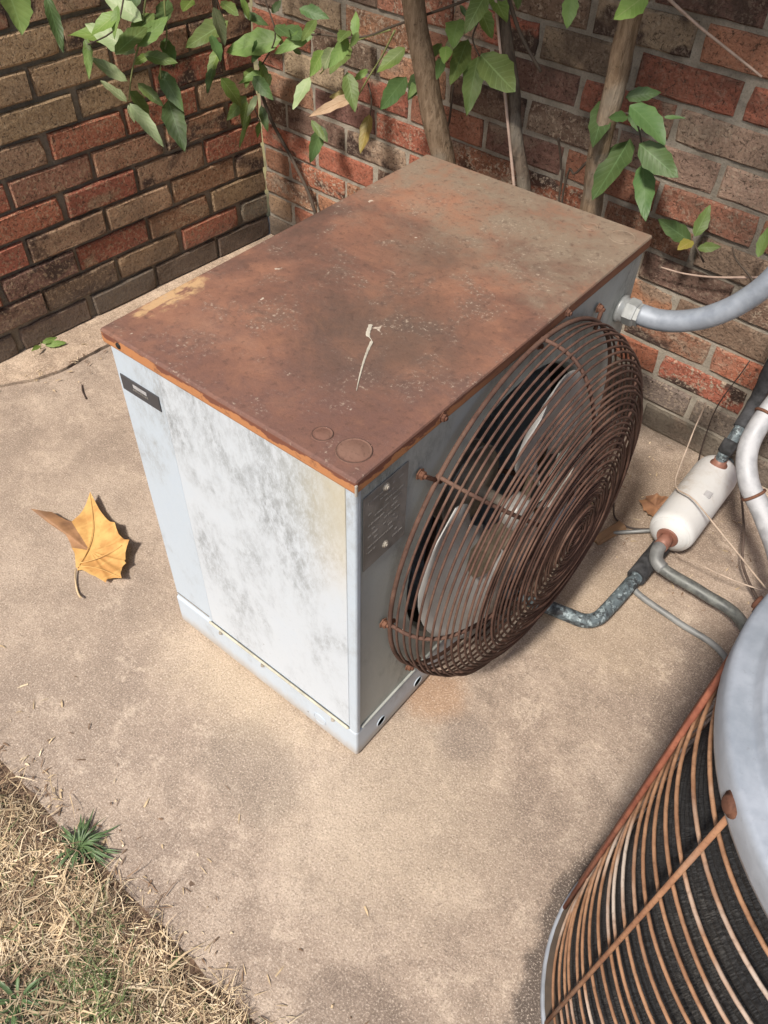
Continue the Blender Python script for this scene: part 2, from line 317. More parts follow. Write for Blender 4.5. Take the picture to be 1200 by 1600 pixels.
def m_fins():
    t = NT('coil_black', .55); o = t.sep(t.pos(True)); n = t.n('Math', operation='ARCTAN2'); t.put(n.inputs[0], o[1]); t.put(n.inputs[1], o[0])
    cx = t.n('CombineXYZ'); t.put(cx.inputs[0], t.math('MULTIPLY', n.outputs[0], 60)); t.put(cx.inputs[1], t.math('MULTIPLY', o[2], 34)); nz = t.noise(3.0, 5, .75, cx.outputs[0]); cl = t.noise(7, 5, .6)
    t.color(t.mix(t.ramp(nz, .42, .66), (.006, .006, .007), t.mix(t.ramp(cl, .45, .65), (.042, .044, .048), (.085, .082, .078)))); t.bump(nz, 1.0, .004); return t.m
MAT = dict(
    concrete=m_concrete('slab_concrete'), strip=m_concrete('old_concrete', (1.12, 1.08, 1.02), False),
    brickL=m_brick('brick_brown', False), brickR=m_brick('brick_speckled', True),
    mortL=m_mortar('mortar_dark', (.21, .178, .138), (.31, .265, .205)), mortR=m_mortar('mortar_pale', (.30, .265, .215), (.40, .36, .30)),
    lipcream=m_plain('cream_lip_paint', (.46, .44, .35), .6), faint=m_plain('faint_print', (.31, .295, .27), .6), lid=m_rustlid(), lip=m_rustlip(), disc=m_rustwire('disc_rust', (.165, .085, .062), (.20, .105, .078), (.23, .15, .11), .4), discedge=m_rustwire('disc_edge_rust', (.075, .042, .034), (.11, .062, .048), (.16, .1, .075), .3),
    white=m_paint('white_cabinet_paint', (.55, .60, .65), (.22, .235, .245), .85, True), strip_white=m_paint('pale_strip_paint', (.49, .56, .63), (.30, .31, .31), .8),
    fanface=m_paint('grey_fan_panel_paint', (.42, .44, .41), (.20, .215, .195), 1.0, False, .55),  # greyer, darker base than the side panel paint
    guard=m_rustwire('guard_rust', (.075, .040, .030), (.125, .068, .050), (.19, .115, .082), .5), bolt=m_rustwire('bolt_rust', (.11, .048, .030), (.18, .085, .052), (.07, .038, .028), .6),
    cage=m_rustwire('cage_rust', (.24, .125, .07), (.36, .20, .115), (.50, .43, .37), .95), rod=m_rustwire('rod_rust', (.24, .115, .065), (.34, .18, .10), (.36, .27, .21), .7),
    redrod=m_rustwire('red_rod_rust', (.20, .065, .04), (.30, .11, .065), (.36, .2, .13), .4),
    blade=m_galv('fan_blade_metal', (.48, .475, .46), (.58, .575, .56), (.38, .31, .24), .6, 9), hub=m_galv('hub_metal', (.38, .37, .35), (.58, .56, .53)), beige=m_plain('blade_bracket_metal', (.32, .26, .19), .6),
    motor=m_plain('motor_dirty_paint', (.34, .30, .25), .6, .1, .6, 22), sticker=m_plain('motor_sticker', (.62, .38, .09), .6), dark=m_plain('interior_shade_black', (.012, .012, .012), .8), blue=m_plain('capacitor_blue', (.05, .06, .09), .5),  # near-black puts the shade of the cabinet inside and holes into colour
    plate=m_galv('data_plate_metal', (.20, .19, .17), (.29, .27, .245), (.12, .11, .10), .55, 30), screw=m_galv('screw_zinc', (.36, .33, .28), (.5, .46, .4)), label=m_plain('label_black', (.055, .056, .062), .4, 0, .15), labelmark=m_plain('label_silver', (.42, .42, .43), .4),
    conduit=m_galv('conduit_grey', (.235, .265, .31), (.34, .375, .425), (.34, .31, .27), .45), connector=m_galv('connector_zinc', (.27, .285, .285), (.42, .435, .43), (.13, .12, .11), .4),
    conduit2=m_galv('conduit_chalky', (.36, .37, .39), (.50, .51, .53), (.24, .24, .25), .6, 40),
    drier=m_paint('drier_white', (.60, .605, .60), (.36, .29, .20), .8, False, .4), copper=m_plain('copper_stub', (.26, .12, .085), .55, .2), pipe=m_pipe('verdigris_pipe'), foam=m_plain('pipe_foam', (.045, .046, .050), .85, 0, .7, 45, .5),
    greypipe=m_galv('grey_tube', (.16, .165, .165), (.27, .275, .27), (.08, .08, .08), .5), darkpipe=m_galv('dark_tube', (.085, .09, .088), (.20, .21, .195), (.04, .04, .04), .5, 60),
    rlid=m_galv('round_lid_paint', (.29, .325, .375), (.39, .425, .48), (.22, .225, .235), .45, 22), fins=m_fins(), tube=m_plain('coil_tube_black', (.03, .028, .026), .6),
    bark=m_bark('bark_tan', (.155, .105, .065), (.27, .195, .13)), bark2=m_bark('bark_grey', (.085, .065, .05), (.16, .125, .095)), stem=m_plain('green_stem', (.20, .22, .08), .6), darkstem=m_plain('dark_stem', (.075, .055, .04), .8), palestem=m_plain('pale_stem', (.42, .31, .25), .7),
    leaf=m_leaf('leaf_green', (.125, .205, .045), (.19, .28, .07), (.22, .32, .12)), leafpale=m_leaf('leaf_underside', (.24, .31, .14), (.33, .40, .20), (.42, .46, .28), .25), leafdark=m_leaf('leaf_dark', (.060, .118, .032), (.092, .158, .045), (.12, .2, .08), .22),
    leafbright=m_leaf('leaf_young', (.14, .23, .035), (.20, .30, .06), (.32, .4, .15), .35), leafyellow=m_leaf('leaf_yellowing', (.30, .27, .035), (.40, .27, .06), (.45, .36, .15)), leaftan=m_leaf('leaf_withered', (.36, .22, .13), (.46, .31, .20), (.3, .18, .1), .1),
    fallen=m_leaf('leaf_autumn', (.44, .19, .045), (.66, .36, .10), (.72, .46, .17), .12, .55), fallen2=m_leaf('leaf_autumn_brown', (.20, .095, .05), (.36, .17, .08), (.4, .22, .11), .1),
    straw=m_plain('straw', (.56, .425, .26), .8, 0, .4, 14, 0), straw2=m_plain('straw_pale', (.70, .57, .39), .8, 0, .35, 14, 0), brown=m_plain('thatch_brown', (.21, .135, .085), .9, 0, .4, 20, 0), gblade=m_plain('grass_green', (.15, .20, .075), .6, 0, .4, 14, 0), weed=m_plain('weed_green', (.095, .155, .060), .5, 0, .4, 60, 0),
    soil=m_plain('soil', (.16, .105, .07), .95, 0, .5, 40, .6), lawn=m_plain('lawn_far', (.22, .19, .09), .95, 0, .5, 6, .5), dropping=m_plain('dropping', (.50, .46, .38), .8), twig=m_plain('twig_pale', (.48, .38, .30), .8), twigdark=m_plain('twig_dark', (.10, .07, .055), .8), wire=m_plain('wire_black', (.05, .035, .03), .5))

# ------------------------------------------------------------------ ground and slab
bm = B(); bmesh.ops.create_grid(bm, x_segments=2, y_segments=2, size=60)
for v in bm.verts: v.co.z = -.06
tag(build('ground', bm, MAT['lawn']), kind='structure')
def edge_y(x): return -.368 + .010 * mnoise.noise(Vector((x * 9, 2, 0))) + .006 * mnoise.noise(Vector((x * 40, 5, 0)))
CR = [(-1.36, -.6), (-1.325, -.1), (-1.275, .13), (-1.254, .171), (-1.225, .215), (-1.207, .244), (-1.196, .29), (-1.191, .324), (-1.196, .38), (-1.189, .428), (-1.178, .55), (-1.183, .7), (-1.17, .85), (-1.165, 1.2)]
def crx(y):
    for (a, b), (c, d) in zip(CR[:-1], CR[1:]):
        if b <= y <= d: x = a + (c - a) * (y - b) / (d - b); break
    else: x = CR[-1][0]
    return x + .006 * mnoise.noise(Vector((0, y * 22, 3))) + .003 * mnoise.noise(Vector((0, y * 70, 7)))
# slab: cabinet pad running under everything up to the crack
bm = B(); loop = []
ys = [i * .02 for i in range(-18, 59)]
for y in ys[::-1]: loop.append((crx(y), max(y, -.36)))
loop = [p for p in loop]
xs = [i * .02 for i in range(int(loop[-1][0] / .02) + 1, 101)]
for x in xs: loop.append((x, edge_y(x)))
loop += [(2.0, 1.16)]
top = [bm.verts.new((x, y, 0)) for x, y in loop]; bot = [bm.verts.new((x, y, -.10)) for x, y in loop]
bm.faces.new(top); n = len(loop)
for i in range(n): bm.faces.new((top[i], bot[i], bot[(i + 1) % n], top[(i + 1) % n]))
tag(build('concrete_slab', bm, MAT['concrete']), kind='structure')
bm = B(); L = [(crx(y) - .007 - .004 * mnoise.noise(Vector((y * 30, 1, 1))), y) for y in [i * .02 for i in range(-18, 60)]]
L2 = [(-1.5, 1.18), (-1.5, -.36)]
tp = [bm.verts.new((x, y, .004)) for x, y in L + L2]; bt = [bm.verts.new((x, y, -.10)) for x, y in L + L2]; bm.faces.new(tp); n = len(tp)
for i in range(n): bm.faces.new((tp[i], bt[i], bt[(i + 1) % n], tp[(i + 1) % n]))
tag(build('concrete_strip', bm, MAT['strip']), kind='structure')
# soil bed below the grass
bm = B(); bmesh.ops.create_grid(bm, x_segments=90, y_segments=60, size=1)
for v in bm.verts:
    v.co = Vector((v.co.x * 2.2 - .2, -1.55 + v.co.y * 1.25, 0)); v.co.z = -.010 + .012 * mnoise.noise(v.co * 7) + .006 * mnoise.noise(v.co * 25)
tag(build('soil', bm, MAT['soil'], None, True), kind='structure')

# ------------------------------------------------------------------ brick walls
TH = -0.0527; CORNER = Vector((-1.2816, 1.1095, 0)); COURSE = .0678; MOD = .331 * .63
def brick_mesh(name, mat, L, rng):
    bm = B(); h = COURSE - .0105; nx, nz = 6, 2
    def per(inset, y, j):
        pts = []
        x0, x1, z0, z1 = inset, L - inset, inset, h - inset
        for i in range(nx): pts.append((x0 + (x1 - x0) * i / nx, z0))
        for i in range(nz): pts.append((x1, z0 + (z1 - z0) * i / nz))
        for i in range(nx): pts.append((x1 - (x1 - x0) * i / nx, z1))
        for i in range(nz): pts.append((x0, z1 - (z1 - z0) * i / nz))
        return [bm.verts.new((x + rng.uniform(-j, j), y + rng.uniform(-j, j) * .5, z + rng.uniform(-j, j))) for x, z in pts]
    a = per(0, .03, .0004); b = per(0, .0035, .0012); c = per(.0035, 0, .0013); n = len(a)
    for ci in (0, nx, nx + nz, 2 * nx + nz):          # worn and chipped corners
        if rng.random() < .45:
            q = rng.uniform(.002, .007); cen = Vector((L / 2, 0, h / 2))
            for ring, m_ in ((b, .6), (c, 1.0)):
                v = ring[ci]; d = (cen - v.co); d.y = 0; v.co += d.normalized() * q * m_; v.co.y += .0012 * m_
    for p, q in ((a, b), (b, c)):
        for i in range(n): bm.faces.new((p[i], p[(i + 1) % n], q[(i + 1) % n], q[i]))
    f = bm.faces.new(c); 
    bmesh.ops.recalc_face_normals(bm, faces=bm.faces[:])
    me = bpy.data.meshes.new(name); bm.to_mesh(me); bm.free(); me.materials.append(mat); return me
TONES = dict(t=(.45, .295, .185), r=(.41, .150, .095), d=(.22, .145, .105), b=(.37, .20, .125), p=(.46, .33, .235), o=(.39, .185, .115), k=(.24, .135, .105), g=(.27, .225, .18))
def brick_wall(name, label, rz, sign, length, courses, odd0, even0, matb, matm, recess, weights, over):
    rng = random.Random(name + label[:5]); root = empty(name, CORNER, rz); tag(root, label, 'wall', 'brick walls')
    bm = B(); xa, xb = (0, length) if sign > 0 else (-length, 0)
    add_box(bm, (xa, recess + .004, -.1), (xb, .11, courses * COURSE - .004))
    nxg, nzg = int(length / .011), int(courses * COURSE / .0085); gv = []
    for j in range(nzg + 1):
        for i in range(nxg + 1):
            x = xa + (xb - xa) * i / nxg; z = (courses * COURSE - .005) * j / nzg
            gv.append(bm.verts.new((x, recess + .0016 * mnoise.noise(Vector((x * 60, z * 60, sign))) + .0024 * mnoise.noise(Vector((x * 17, z * 17, sign + 4))), z)))
    for j in range(nzg):
        for i in range(nxg):
            k_ = j * (nxg + 1) + i; bm.faces.new((gv[k_], gv[k_ + 1], gv[k_ + nxg + 2], gv[k_ + nxg + 1])).smooth = True
    build('mortar', bm, matm, root)
    cache = {}
    for k in range(courses):
        cn = k + 1; first = odd0 if cn % 2 else even0
        edges = [0.]; e = first
        while e < length - .03: edges.append(e); e += MOD
        edges.append(length)
        for i in range(len(edges) - 1):
            s0, s1 = edges[i], edges[i + 1]
            jx = .0055 + rng.uniform(-.0012, .0012); s0 -= .006 if i == 0 else 0; Lb = s1 - s0 - 2 * jx
            if Lb < .02: continue
            key = (round(Lb / .012), rng.randrange(9))
            if key not in cache: cache[key] = brick_mesh('brick', matb, key[0] * .012 + .0, rng)
            o = bpy.data.objects.new('brick', cache[key]); link(o, root)
            x = s0 + jx if sign > 0 else -s1 + jx
            o.location = (x + (Lb - key[0] * .012) / 2, rng.uniform(-.0025, .0015), k * COURSE + .005 + rng.uniform(-.0012, .0012)); o.rotation_euler = (0, rng.uniform(-.006, .006), rng.uniform(-.006, .006))
            tone = over.get((cn, i)) or rng.choice(weights); c = TONES[tone]; v = rng.uniform(.82, 1.16)
            o.color = (c[0] * v, c[1] * v * rng.uniform(.93, 1.07), c[2] * v, 1)
    return root
S = .63
ovL = {(7, 2): 'r', (7, 1): 'r', (6, 3): 'b', (6, 2): 'b', (5, 3): 'r', (5, 2): 'r', (5, 1): 't', (3, 2): 'r', (4, 4): 'r', (4, 3): 't', (4, 2): 't', (3, 3): 'k', (2, 4): 'k', (2, 3): 'd', (2, 2): 't', (1, 0): 'd', (1, 1): 'd', (1, 2): 'g', (1, 3): 'd', (1, 4): 'd', (1, 5): 'd', (6, 0): 'r', (5, 0): 'r', (3, 1): 'b', (2, 0): 'g', (2, 1): 'r', (4, 0): 't', (4, 1): 'b', (8, 3): 't', (8, 2): 't', (9, 3): 't', (9, 2): 't', (9, 4): 'r', (7, 3): 't', (7, 4): 't', (8, 4): 't', (10, 3): 't', (8, 1): 'r', (8, 0): 'r', (6, 1): 'b', (6, 4): 'r'}
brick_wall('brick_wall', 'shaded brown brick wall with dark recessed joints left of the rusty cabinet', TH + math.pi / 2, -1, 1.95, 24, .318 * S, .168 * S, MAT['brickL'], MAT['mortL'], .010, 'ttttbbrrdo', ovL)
ovR = {(11, 5): 'r', (11, 3): 'r', (10, 4): 'k', (10, 5): 'r', (11, 6): 'r', (3, 6): 'r', (3, 5): 'r', (4, 6): 'b', (4, 7): 'r', (8, 6): 'o', (8, 7): 'o', (12, 5): 'p', (12, 6): 'o', (13, 5): 'k', (13, 6): 'd', (10, 6): 'p', (9, 6): 'p', (9, 5): 'p', (7, 6): 'p', (7, 5): 'b', (6, 6): 'd', (5, 6): 'd', (6, 7): 'd', (5, 7): 'k', (11, 4): 'p', (12, 4): 'd', (12, 3): 'k', (9, 4): 'd', (8, 4): 'k', (9, 3): 'd', (8, 3): 'o', (7, 3): 'o', (7, 2): 'r', (5, 1): 'r', (5, 0): 'r', (4, 1): 'r', (6, 1): 'd', (6, 2): 'p', (7, 1): 'k', (8, 2): 'r', (1, 5): 'g', (1, 6): 'g', (2, 6): 'g', (2, 7): 'g', (1, 7): 'g', (2, 5): 'g'}
brick_wall('brick_wall', 'speckled red and tan brick wall with pale mortar behind the saplings', TH, 1, 2.46, 24, .331 * S, .166 * S, MAT['brickR'], MAT['mortR'], .0055, 'ppoorrbtpkd', ovR)

# ------------------------------------------------------------------ rusty-topped condenser cabinet
W, D, H = .411, .674, .63; LZ = .609; BZ = .0755; FY, FZ = .345, .315; GY, GZ = .349, .324
cab = empty('condenser_cabinet', (0, 0, 0)); tag(cab, 'boxy white air conditioner condenser with rusted top and round wire fan guard', 'air conditioner')
# base pan with folded lip
bm = B(); add_box(bm, (-W - .003, -.003, .004), (.003, D + .003, BZ), .004, 2); build('base_pan', bm, MAT['strip_white'], cab)
bm = B(); add_box(bm, (-.327, -.0058, BZ - .001), (-.012, -.001, BZ + .0042), .002, 1); build('base_lip', bm, MAT['lipcream'], cab)
bm = B(); add_box(bm, (-W + .003, -.0022, .0868), (-.328, -.0004, .0885), .0005, 1); build('base_lip', bm, MAT['plate'], cab)  # thin dark strip drawn as the seam line of the strip panel
# side sheets: main panel, narrow strip panel with its seam, corner post
bm = B(); add_box(bm, (-.3205, -.0015, BZ + .0065), (-.0135, .0105, LZ + .004), .0015, 2); build('side_panel', bm, MAT['white'], cab)
bm = B(); add_box(bm, (-W, -.0005, BZ + .0015), (-.3215, .0105, LZ + .004), .0012, 2); build('strip_panel', bm, MAT['strip_white'], cab)
bm = B(); add_box(bm, (-.0125, -.0035, BZ + .001), (.0035, .0075, LZ + .004), .0034, 3); build('corner_post', bm, MAT['strip_white'], cab)
# fan panel with a round opening
bm = B(); hr = .2355; y0, y1, z0, z1 = .0085, D, BZ + .002, LZ + .004
angs = sorted(set([2 * math.pi * k / 72 for k in range(72)] + [math.atan2(z - FZ, y - FY) % (2 * math.pi) for y in (y0, y1) for z in (z0, z1)]))
def rect_hit(a):
    c, s = math.cos(a), math.sin(a); t = 9
    if c > 1e-9: t = min(t, (y1 - FY) / c)
    if c < -1e-9: t = min(t, (y0 - FY) / c)
    if s > 1e-9: t = min(t, (z1 - FZ) / s)
    if s < -1e-9: t = min(t, (z0 - FZ) / s)
    return FY + c * t, FZ + s * t
inn = [bm.verts.new((0, FY + hr * math.cos(a), FZ + hr * math.sin(a))) for a in angs]; outv = [bm.verts.new((0, *rect_hit(a))) for a in angs]
inr = [bm.verts.new((-.012, FY + (hr - .008) * math.cos(a), FZ + (hr - .008) * math.sin(a))) for a in angs]; in2 = [bm.verts.new((-.05, FY + (hr - .010) * math.cos(a), FZ + (hr - .010) * math.sin(a))) for a in angs]
n = len(angs)
for i in range(n):
    j = (i + 1) % n
    bm.faces.new((inn[i], outv[i], outv[j], inn[j])); f = bm.faces.new((inr[i], inn[i], inn[j], inr[j])); f.smooth = True; f = bm.faces.new((in2[i], inr[i], inr[j], in2[j])); f.smooth = True; f.material_index = 1
build('fan_panel', bm, [MAT['fanface'], MAT['dark']], cab)
bm = B(); add_box(bm, (.0002, .01, BZ + .003), (.0045, D, BZ + .0065), .001, 1); build('base_lip', bm, MAT['fanface'], cab)
# rear sheets; black sheet at the coil side and lining added to darken the inside
bm = B(); add_box(bm, (-W, D - .004, BZ), (-.0005, D, LZ + .003)); build('rear_panel', bm, MAT['strip_white'], cab)
bm = B(); add_box(bm, (-W, .011, BZ), (-W + .02, D - .005, LZ + .003)); build('dark_coil_sheet', bm, MAT['dark'], cab)
bm = B(); add_box(bm, (-W + .021, .0115, BZ + .0005), (-.06, .0135, LZ + .002)); add_box(bm, (-W + .021, .0136, LZ - .004), (-.002, D - .006, LZ + .001)); build('dark_lining', bm, MAT['dark'], cab)
# lid
bm = B(); ov = .0065
add_box(bm, (-W - ov, -ov, LZ), (ov, D + ov, H), .0035, 2)
for f in bm.faces: f.material_index = 0 if f.normal.z > .6 or f.calc_center_median().z > H - .003 else 1
build('lid', bm, [MAT['lid'], MAT['lip']], cab)
bm = B(); add_box(bm, (ov - .0016, -ov - .0008, LZ - .001), (ov + .0012, -ov + .0026, H - .006), .0006, 1); build('lid_corner_seam', bm, MAT['screw'], cab)  # pale strip drawn for the bright line in the corner gap
def ring_emboss(x, y, r):
    bm = B(); add_lathe(bm, [(0, .0008), (r - .003, .0008), (r - .0015, .0001), (r - .0006, .0011), (r + .0006, .0009), (r + .0018, -.0004)], (x, y, H - .0002), 'Z', 36); dsc = build('embossed_disc', bm, MAT['disc' if y < .3 else 'lid'], cab)
    if y > .3: return
    bm = B(); add_tube(bm, circle((x, y, H + .0004), r, 'Z', 40), .0008, 5, closed=True); build('disc_edge', bm, MAT['discedge'], dsc)
for x, y, r in ((-.070, .027, .0115), (-.026, .029, .0195), (-.026, .643, .0195), (-.078, .640, .0115)): ring_emboss(x, y, r)
bm = B(); add_lathe(bm, [(.0045, 0), (.0042, .0012), (0, .0013)], (0, 0, 0), 'Z', 12)
bmesh.ops.transform(bm, matrix=Matrix.Translation((-.382, -ov, .6195)) @ Matrix.Rotation(R(90), 4, 'X'), verts=bm.verts); build('lip_hole_disc', bm, MAT['dark'], cab)  # flat black disc painted as the dark inside of a hole
for y, z in ((.147, .6195), (.43, .6195)): hexbolt('lid_screw', cab, (ov, y, z), (1, 0, 0), .0052, .007, MAT['bolt'])
# name label with worn emblem, data plate with screws
bm = B(); add_box(bm, (-.404, -.0022, .5385), (-.328, -.0006, .5635), .0004, 1); lb = build('name_label', bm, MAT['label'], cab)
bm = B(); add_box(bm, (-.379, -.0027, .5525), (-.352, -.0023, .5580)); build('emblem_bar', bm, MAT['labelmark'], lb)
bm = B()
for k in range(9): add_box(bm, (-.381 + k * .0035, -.0026, .5475), (-.3788 + k * .0035, -.0023, .5495 + .0008 * (k % 3)))
build('worn_lettering', bm, MAT['plate'], lb)
bm = B(); add_box(bm, (.0004, .012, .459), (.0020, .093, .586), .0006, 1); pl = build('data_plate', bm, MAT['plate'], cab)
bm = B()
for k in range(11):
    zz = .572 - k * .0095
    xx = .02
    while xx < .085:
        w = random.uniform(.003, .010)
        if random.random() < .6: add_box(bm, (.0021, xx, zz), (.0023, min(xx + w, .087), zz + .0022))
        xx += w + .002
build('worn_print', bm, MAT['faint'], pl)
for y, z in ((.051, .577), (.053, .476)): hexbolt('plate_screw', cab, (.002, y, z), (1, 0, 0), .0042, .004, MAT['screw'])
for x in (-.30, -.20, -.045): hexbolt('pan_screw', cab, (x, -.004, BZ - .008), (0, -1, 0), .003, .003, MAT['screw'])
for y, z in ((.058, .034), (.156, .030)):
    bm = B(); add_lathe(bm, [(.0, .0006), (.0092, .0006)], (.003, y, z), 'X', 28); k = build('knockout_disc', bm, MAT['dark' if y < .1 else 'fanface'], cab)  # flat discs; the black one paints the shade inside an open hole
    bm = B(); add_tube(bm, circle((.0034, y, z), .0098, 'X', 28), .0010, 6, closed=True); build('rim', bm, MAT['strip_white'], k)
bm = B(); add_tube(bm, circle((-.075, -.0034, .034), .0125, 'Y', 28), .0009, 5, closed=True); build('knockout_ring', bm, MAT['strip_white'], cab)

# fan: motor, hub, three pitched blades
fan = B(); add_lathe(fan, [(0, -.17), (.05, -.168), (.068, -.155), (.070, -.15), (.070, -.055), (.066, -.045), (.03, -.035), (.012, -.033), (.012, .03), (0, .03)], (0, FY, FZ), 'X', 36); mo = build('fan_motor', fan, MAT['motor'], cab)
bm = B(); add_lathe(bm, [(.0712, -.125), (.0712, -.085)], (0, FY, FZ), 'X', 60)
bmesh.ops.delete(bm, geom=[f for f in bm.faces if len(f.verts) > 4 or not (70 < math.degrees(math.atan2(f.calc_center_median().z - FZ, f.calc_center_median().y - FY)) % 360 < 140)], context='FACES'); build('motor_sticker', bm, MAT['sticker'], mo)
for k in range(5):
    bm = B(); add_tube(bm, circle((-.145 + k * .022, FY, FZ), .0708, 'X', 40), .0018, 5, closed=True); build('motor_band', bm, MAT['hub'], mo)
bm = B(); add_box(bm, (-.16, FY - .15, FZ + .01), (-.10, FY - .10, FZ + .09), .006); build('capacitor', bm, MAT['blue'], cab)
for a in (60, 150, 240, 330):
    bm = B(); c, s = math.cos(R(a)), math.sin(R(a)); add_tube(bm, [(-.09, FY + c * .069, FZ + s * .069), (-.075, FY + c * .15, FZ + s * .15), (-.03, FY + c * .237, FZ + s * .237)], .005, 8); build('motor_mount', bm, MAT['guard'], cab)
bm = B(); add_tube(bm, smoothpath([(-.10, FY - .04, FZ + .07), (-.06, FY - .08, FZ + .14), (-.09, FY - .13, FZ + .16), (-.12, FY - .12, FZ + .09)]), .004, 6); build('motor_cable', bm, MAT['hub'], cab)
bm = B(); add_lathe(bm, [(0, .058), (.012, .057), (.016, .05), (.028, .046), (.030, .036), (.030, .02), (0, .02)], (0, FY, FZ), 'X', 28); build('fan_hub', bm, MAT['hub'], cab)
def blade(ac):
    bm = B(); NR, NA = 8, 12; g = []
    for side in (0, 1):
        rows = []
        for i in range(NR + 1):
            t = i / NR; row = []
            hw = R(24 + 34 * min(1, t * 1.7)) * (1 - .32 * max(0, (t - .82) / .18) ** 2)
            for j in range(NA + 1):
                s = j / NA * 2 - 1; rad = .062 + .168 * t - .012 * abs(s) ** 3 * t; a = R(ac) + s * hw
                x = .026 + .024 * s * (1 - .25 * t) + .012 * (s * s - .3) - side * .0018
                row.append(bm.verts.new((x, FY + rad * math.cos(a), FZ + rad * math.sin(a))))
            rows.append(row)
        g.append(rows)
    for side, rows in enumerate(g):
        for i in range(NR):
            for j in range(NA):
                q = [rows[i][j], rows[i][j + 1], rows[i + 1][j + 1], rows[i + 1][j]]
                f = bm.faces.new(q if side else q[::-1]); f.smooth = True
    bd = lambda r: r[0] + [x[-1] for x in r[1:]] + r[-1][-2::-1] + [x[0] for x in r[-2:0:-1]]
    a, b = bd(g[0]), bd(g[1])
    for i in range(len(a)): bm.faces.new((a[i], a[(i + 1) % len(a)], b[(i + 1) % len(a)], b[i]))
    bl = build('fan_blade', bm, MAT['blade'], cab)
    bm = B(); prev = None
    for rr, hw in ((.02, 16), (.06, 20), (.105, 19), (.125, 9)):
        cur = []
        for s in (-1, -.33, .33, 1):
            a = R(ac) + s * R(hw) * (.04 / max(rr, .04)) ** .25; cur.append(bm.verts.new((.0318 + .026 * s * (hw / 40) + (.0 if rr > .05 else .002), FY + rr * math.cos(a), FZ + rr * math.sin(a))))
        if prev:
            for k in range(3): bm.faces.new((prev[k], prev[k + 1], cur[k + 1], cur[k]))
        prev = cur
    bmesh.ops.solidify(bm, geom=bm.faces[:], thickness=.003)
    build('blade_bracket', bm, MAT['beige'], bl)
for ac in (198, 318, 58): blade(ac)

# wire fan guard
GR, GX0, GXA = .293, .014, .130
def gprof(ph):
    c, s = math.cos(ph), math.sin(ph); p = 2 / 2.9
    return GR * max(c, 0) ** p, GX0 + (GXA - GX0) * max(s, 0) ** p
NS = 400; tab = [gprof(math.pi / 2 * i / NS) for i in range(NS + 1)]; acc = [0]
for a, b in zip(tab[:-1], tab[1:]): acc.append(acc[-1] + math.hypot(a[0] - b[0], a[1] - b[1]))
def at_arc(s):
    for i in range(NS):
        if acc[i + 1] >= s: 
            t = (s - acc[i]) / (acc[i + 1] - acc[i] + 1e-12); return tab[i][0] + (tab[i + 1][0] - tab[i][0]) * t, tab[i][1] + (tab[i + 1][1] - tab[i][1]) * t
    return tab[-1]
guard = None; NRING = 46
bm = B()
g0 = B(); add_tube(g0, circle((GX0, GY, GZ), GR + .0015, 'X', 110), .0034, 8, closed=True); guard = build('fan_guard', g0, MAT['guard'], cab)
for k in range(1, NRING):
    tt = k / NRING; r, x = at_arc(acc[-1] * tt * (1.38 - .38 * tt))
    if r < .008: continue
    bm = B(); wob = [random.uniform(-.0019, .0019) for _ in range(3)]
    pts = [p + Vector((wob[0] + .0008 * math.sin(3 * i / 90 * 2 * math.pi + k), wob[1], wob[2])) for i, p in enumerate(circle((x, GY, GZ), r, 'X', 90 if r > .1 else 48))]
    add_tube(bm, pts, .0019, 6, closed=True); build('guard_ring', bm, MAT['guard'], guard)
for a in (45, 88, 135, 182, 225, 285, 330):
    bm = B(); pts = []
    for i in range(0, 31):
        r, x = at_arc(acc[-1] * i / 30 * .60); pts.append((x - .0042, GY + r * math.cos(R(a)), GZ + r * math.sin(R(a))))
    add_tube(bm, pts, .0030, 6); build('guard_rib', bm, MAT['guard'], guard)
for a, dr in ((52, .02), (136, .034), (182, .004), (222, .012), (320, .02), (88, -.012)):
    c, s = math.cos(R(a)), math.sin(R(a)); rr = GR + dr
    bm = B(); add_tube(bm, [(.006, GY + c * (rr + .004), GZ + s * (rr + .004)), (.010, GY + c * rr, GZ + s * rr), (GX0, GY + c * (GR - .01), GZ + s * (GR - .01))], .0032, 6); tb = build('guard_tab', bm, MAT['bolt'], cab)
    hexbolt('guard_bolt', cab, (.0035, GY + c * rr, GZ + s * rr), (1, 0, 0), .0058, .011, MAT['bolt'])

# bird droppings run on the lid
bm = B(); pts = smoothpath([(-.163, .222, H + .0008), (-.152, .203, H + .0008), (-.140, .196, H + .0008), (-.132, .180, H + .0008), (-.120, .157, H + .0008), (-.104, .130, H + .0008), (-.090, .108, H + .0006)], 8)
prev = None
for i, p in enumerate(pts):
    t = i / (len(pts) - 1); w = (.0026 if t < .22 else .0005 if t < .34 else .0026 * (1 - t) + .0004) * (1 + .35 * mnoise.noise(Vector((i * .9, 0, 0)))); d = Vector((.55, .83, 0)); nn = Vector((.83, .55, 0)); q = [bm.verts.new(p + nn * w * s + Vector((0, 0, (.0009 if s == 0 else 0)))) for s in (-1, 0, 1)]
    if prev:
        for k in range(2): bm.faces.new((prev[k], prev[k + 1], q[k + 1], q[k]))
    prev = q
tag(build('bird_dropping', bm, MAT['dropping'], None, True), 'thin white bird dropping streak on the rusted cabinet top', 'bird dropping')

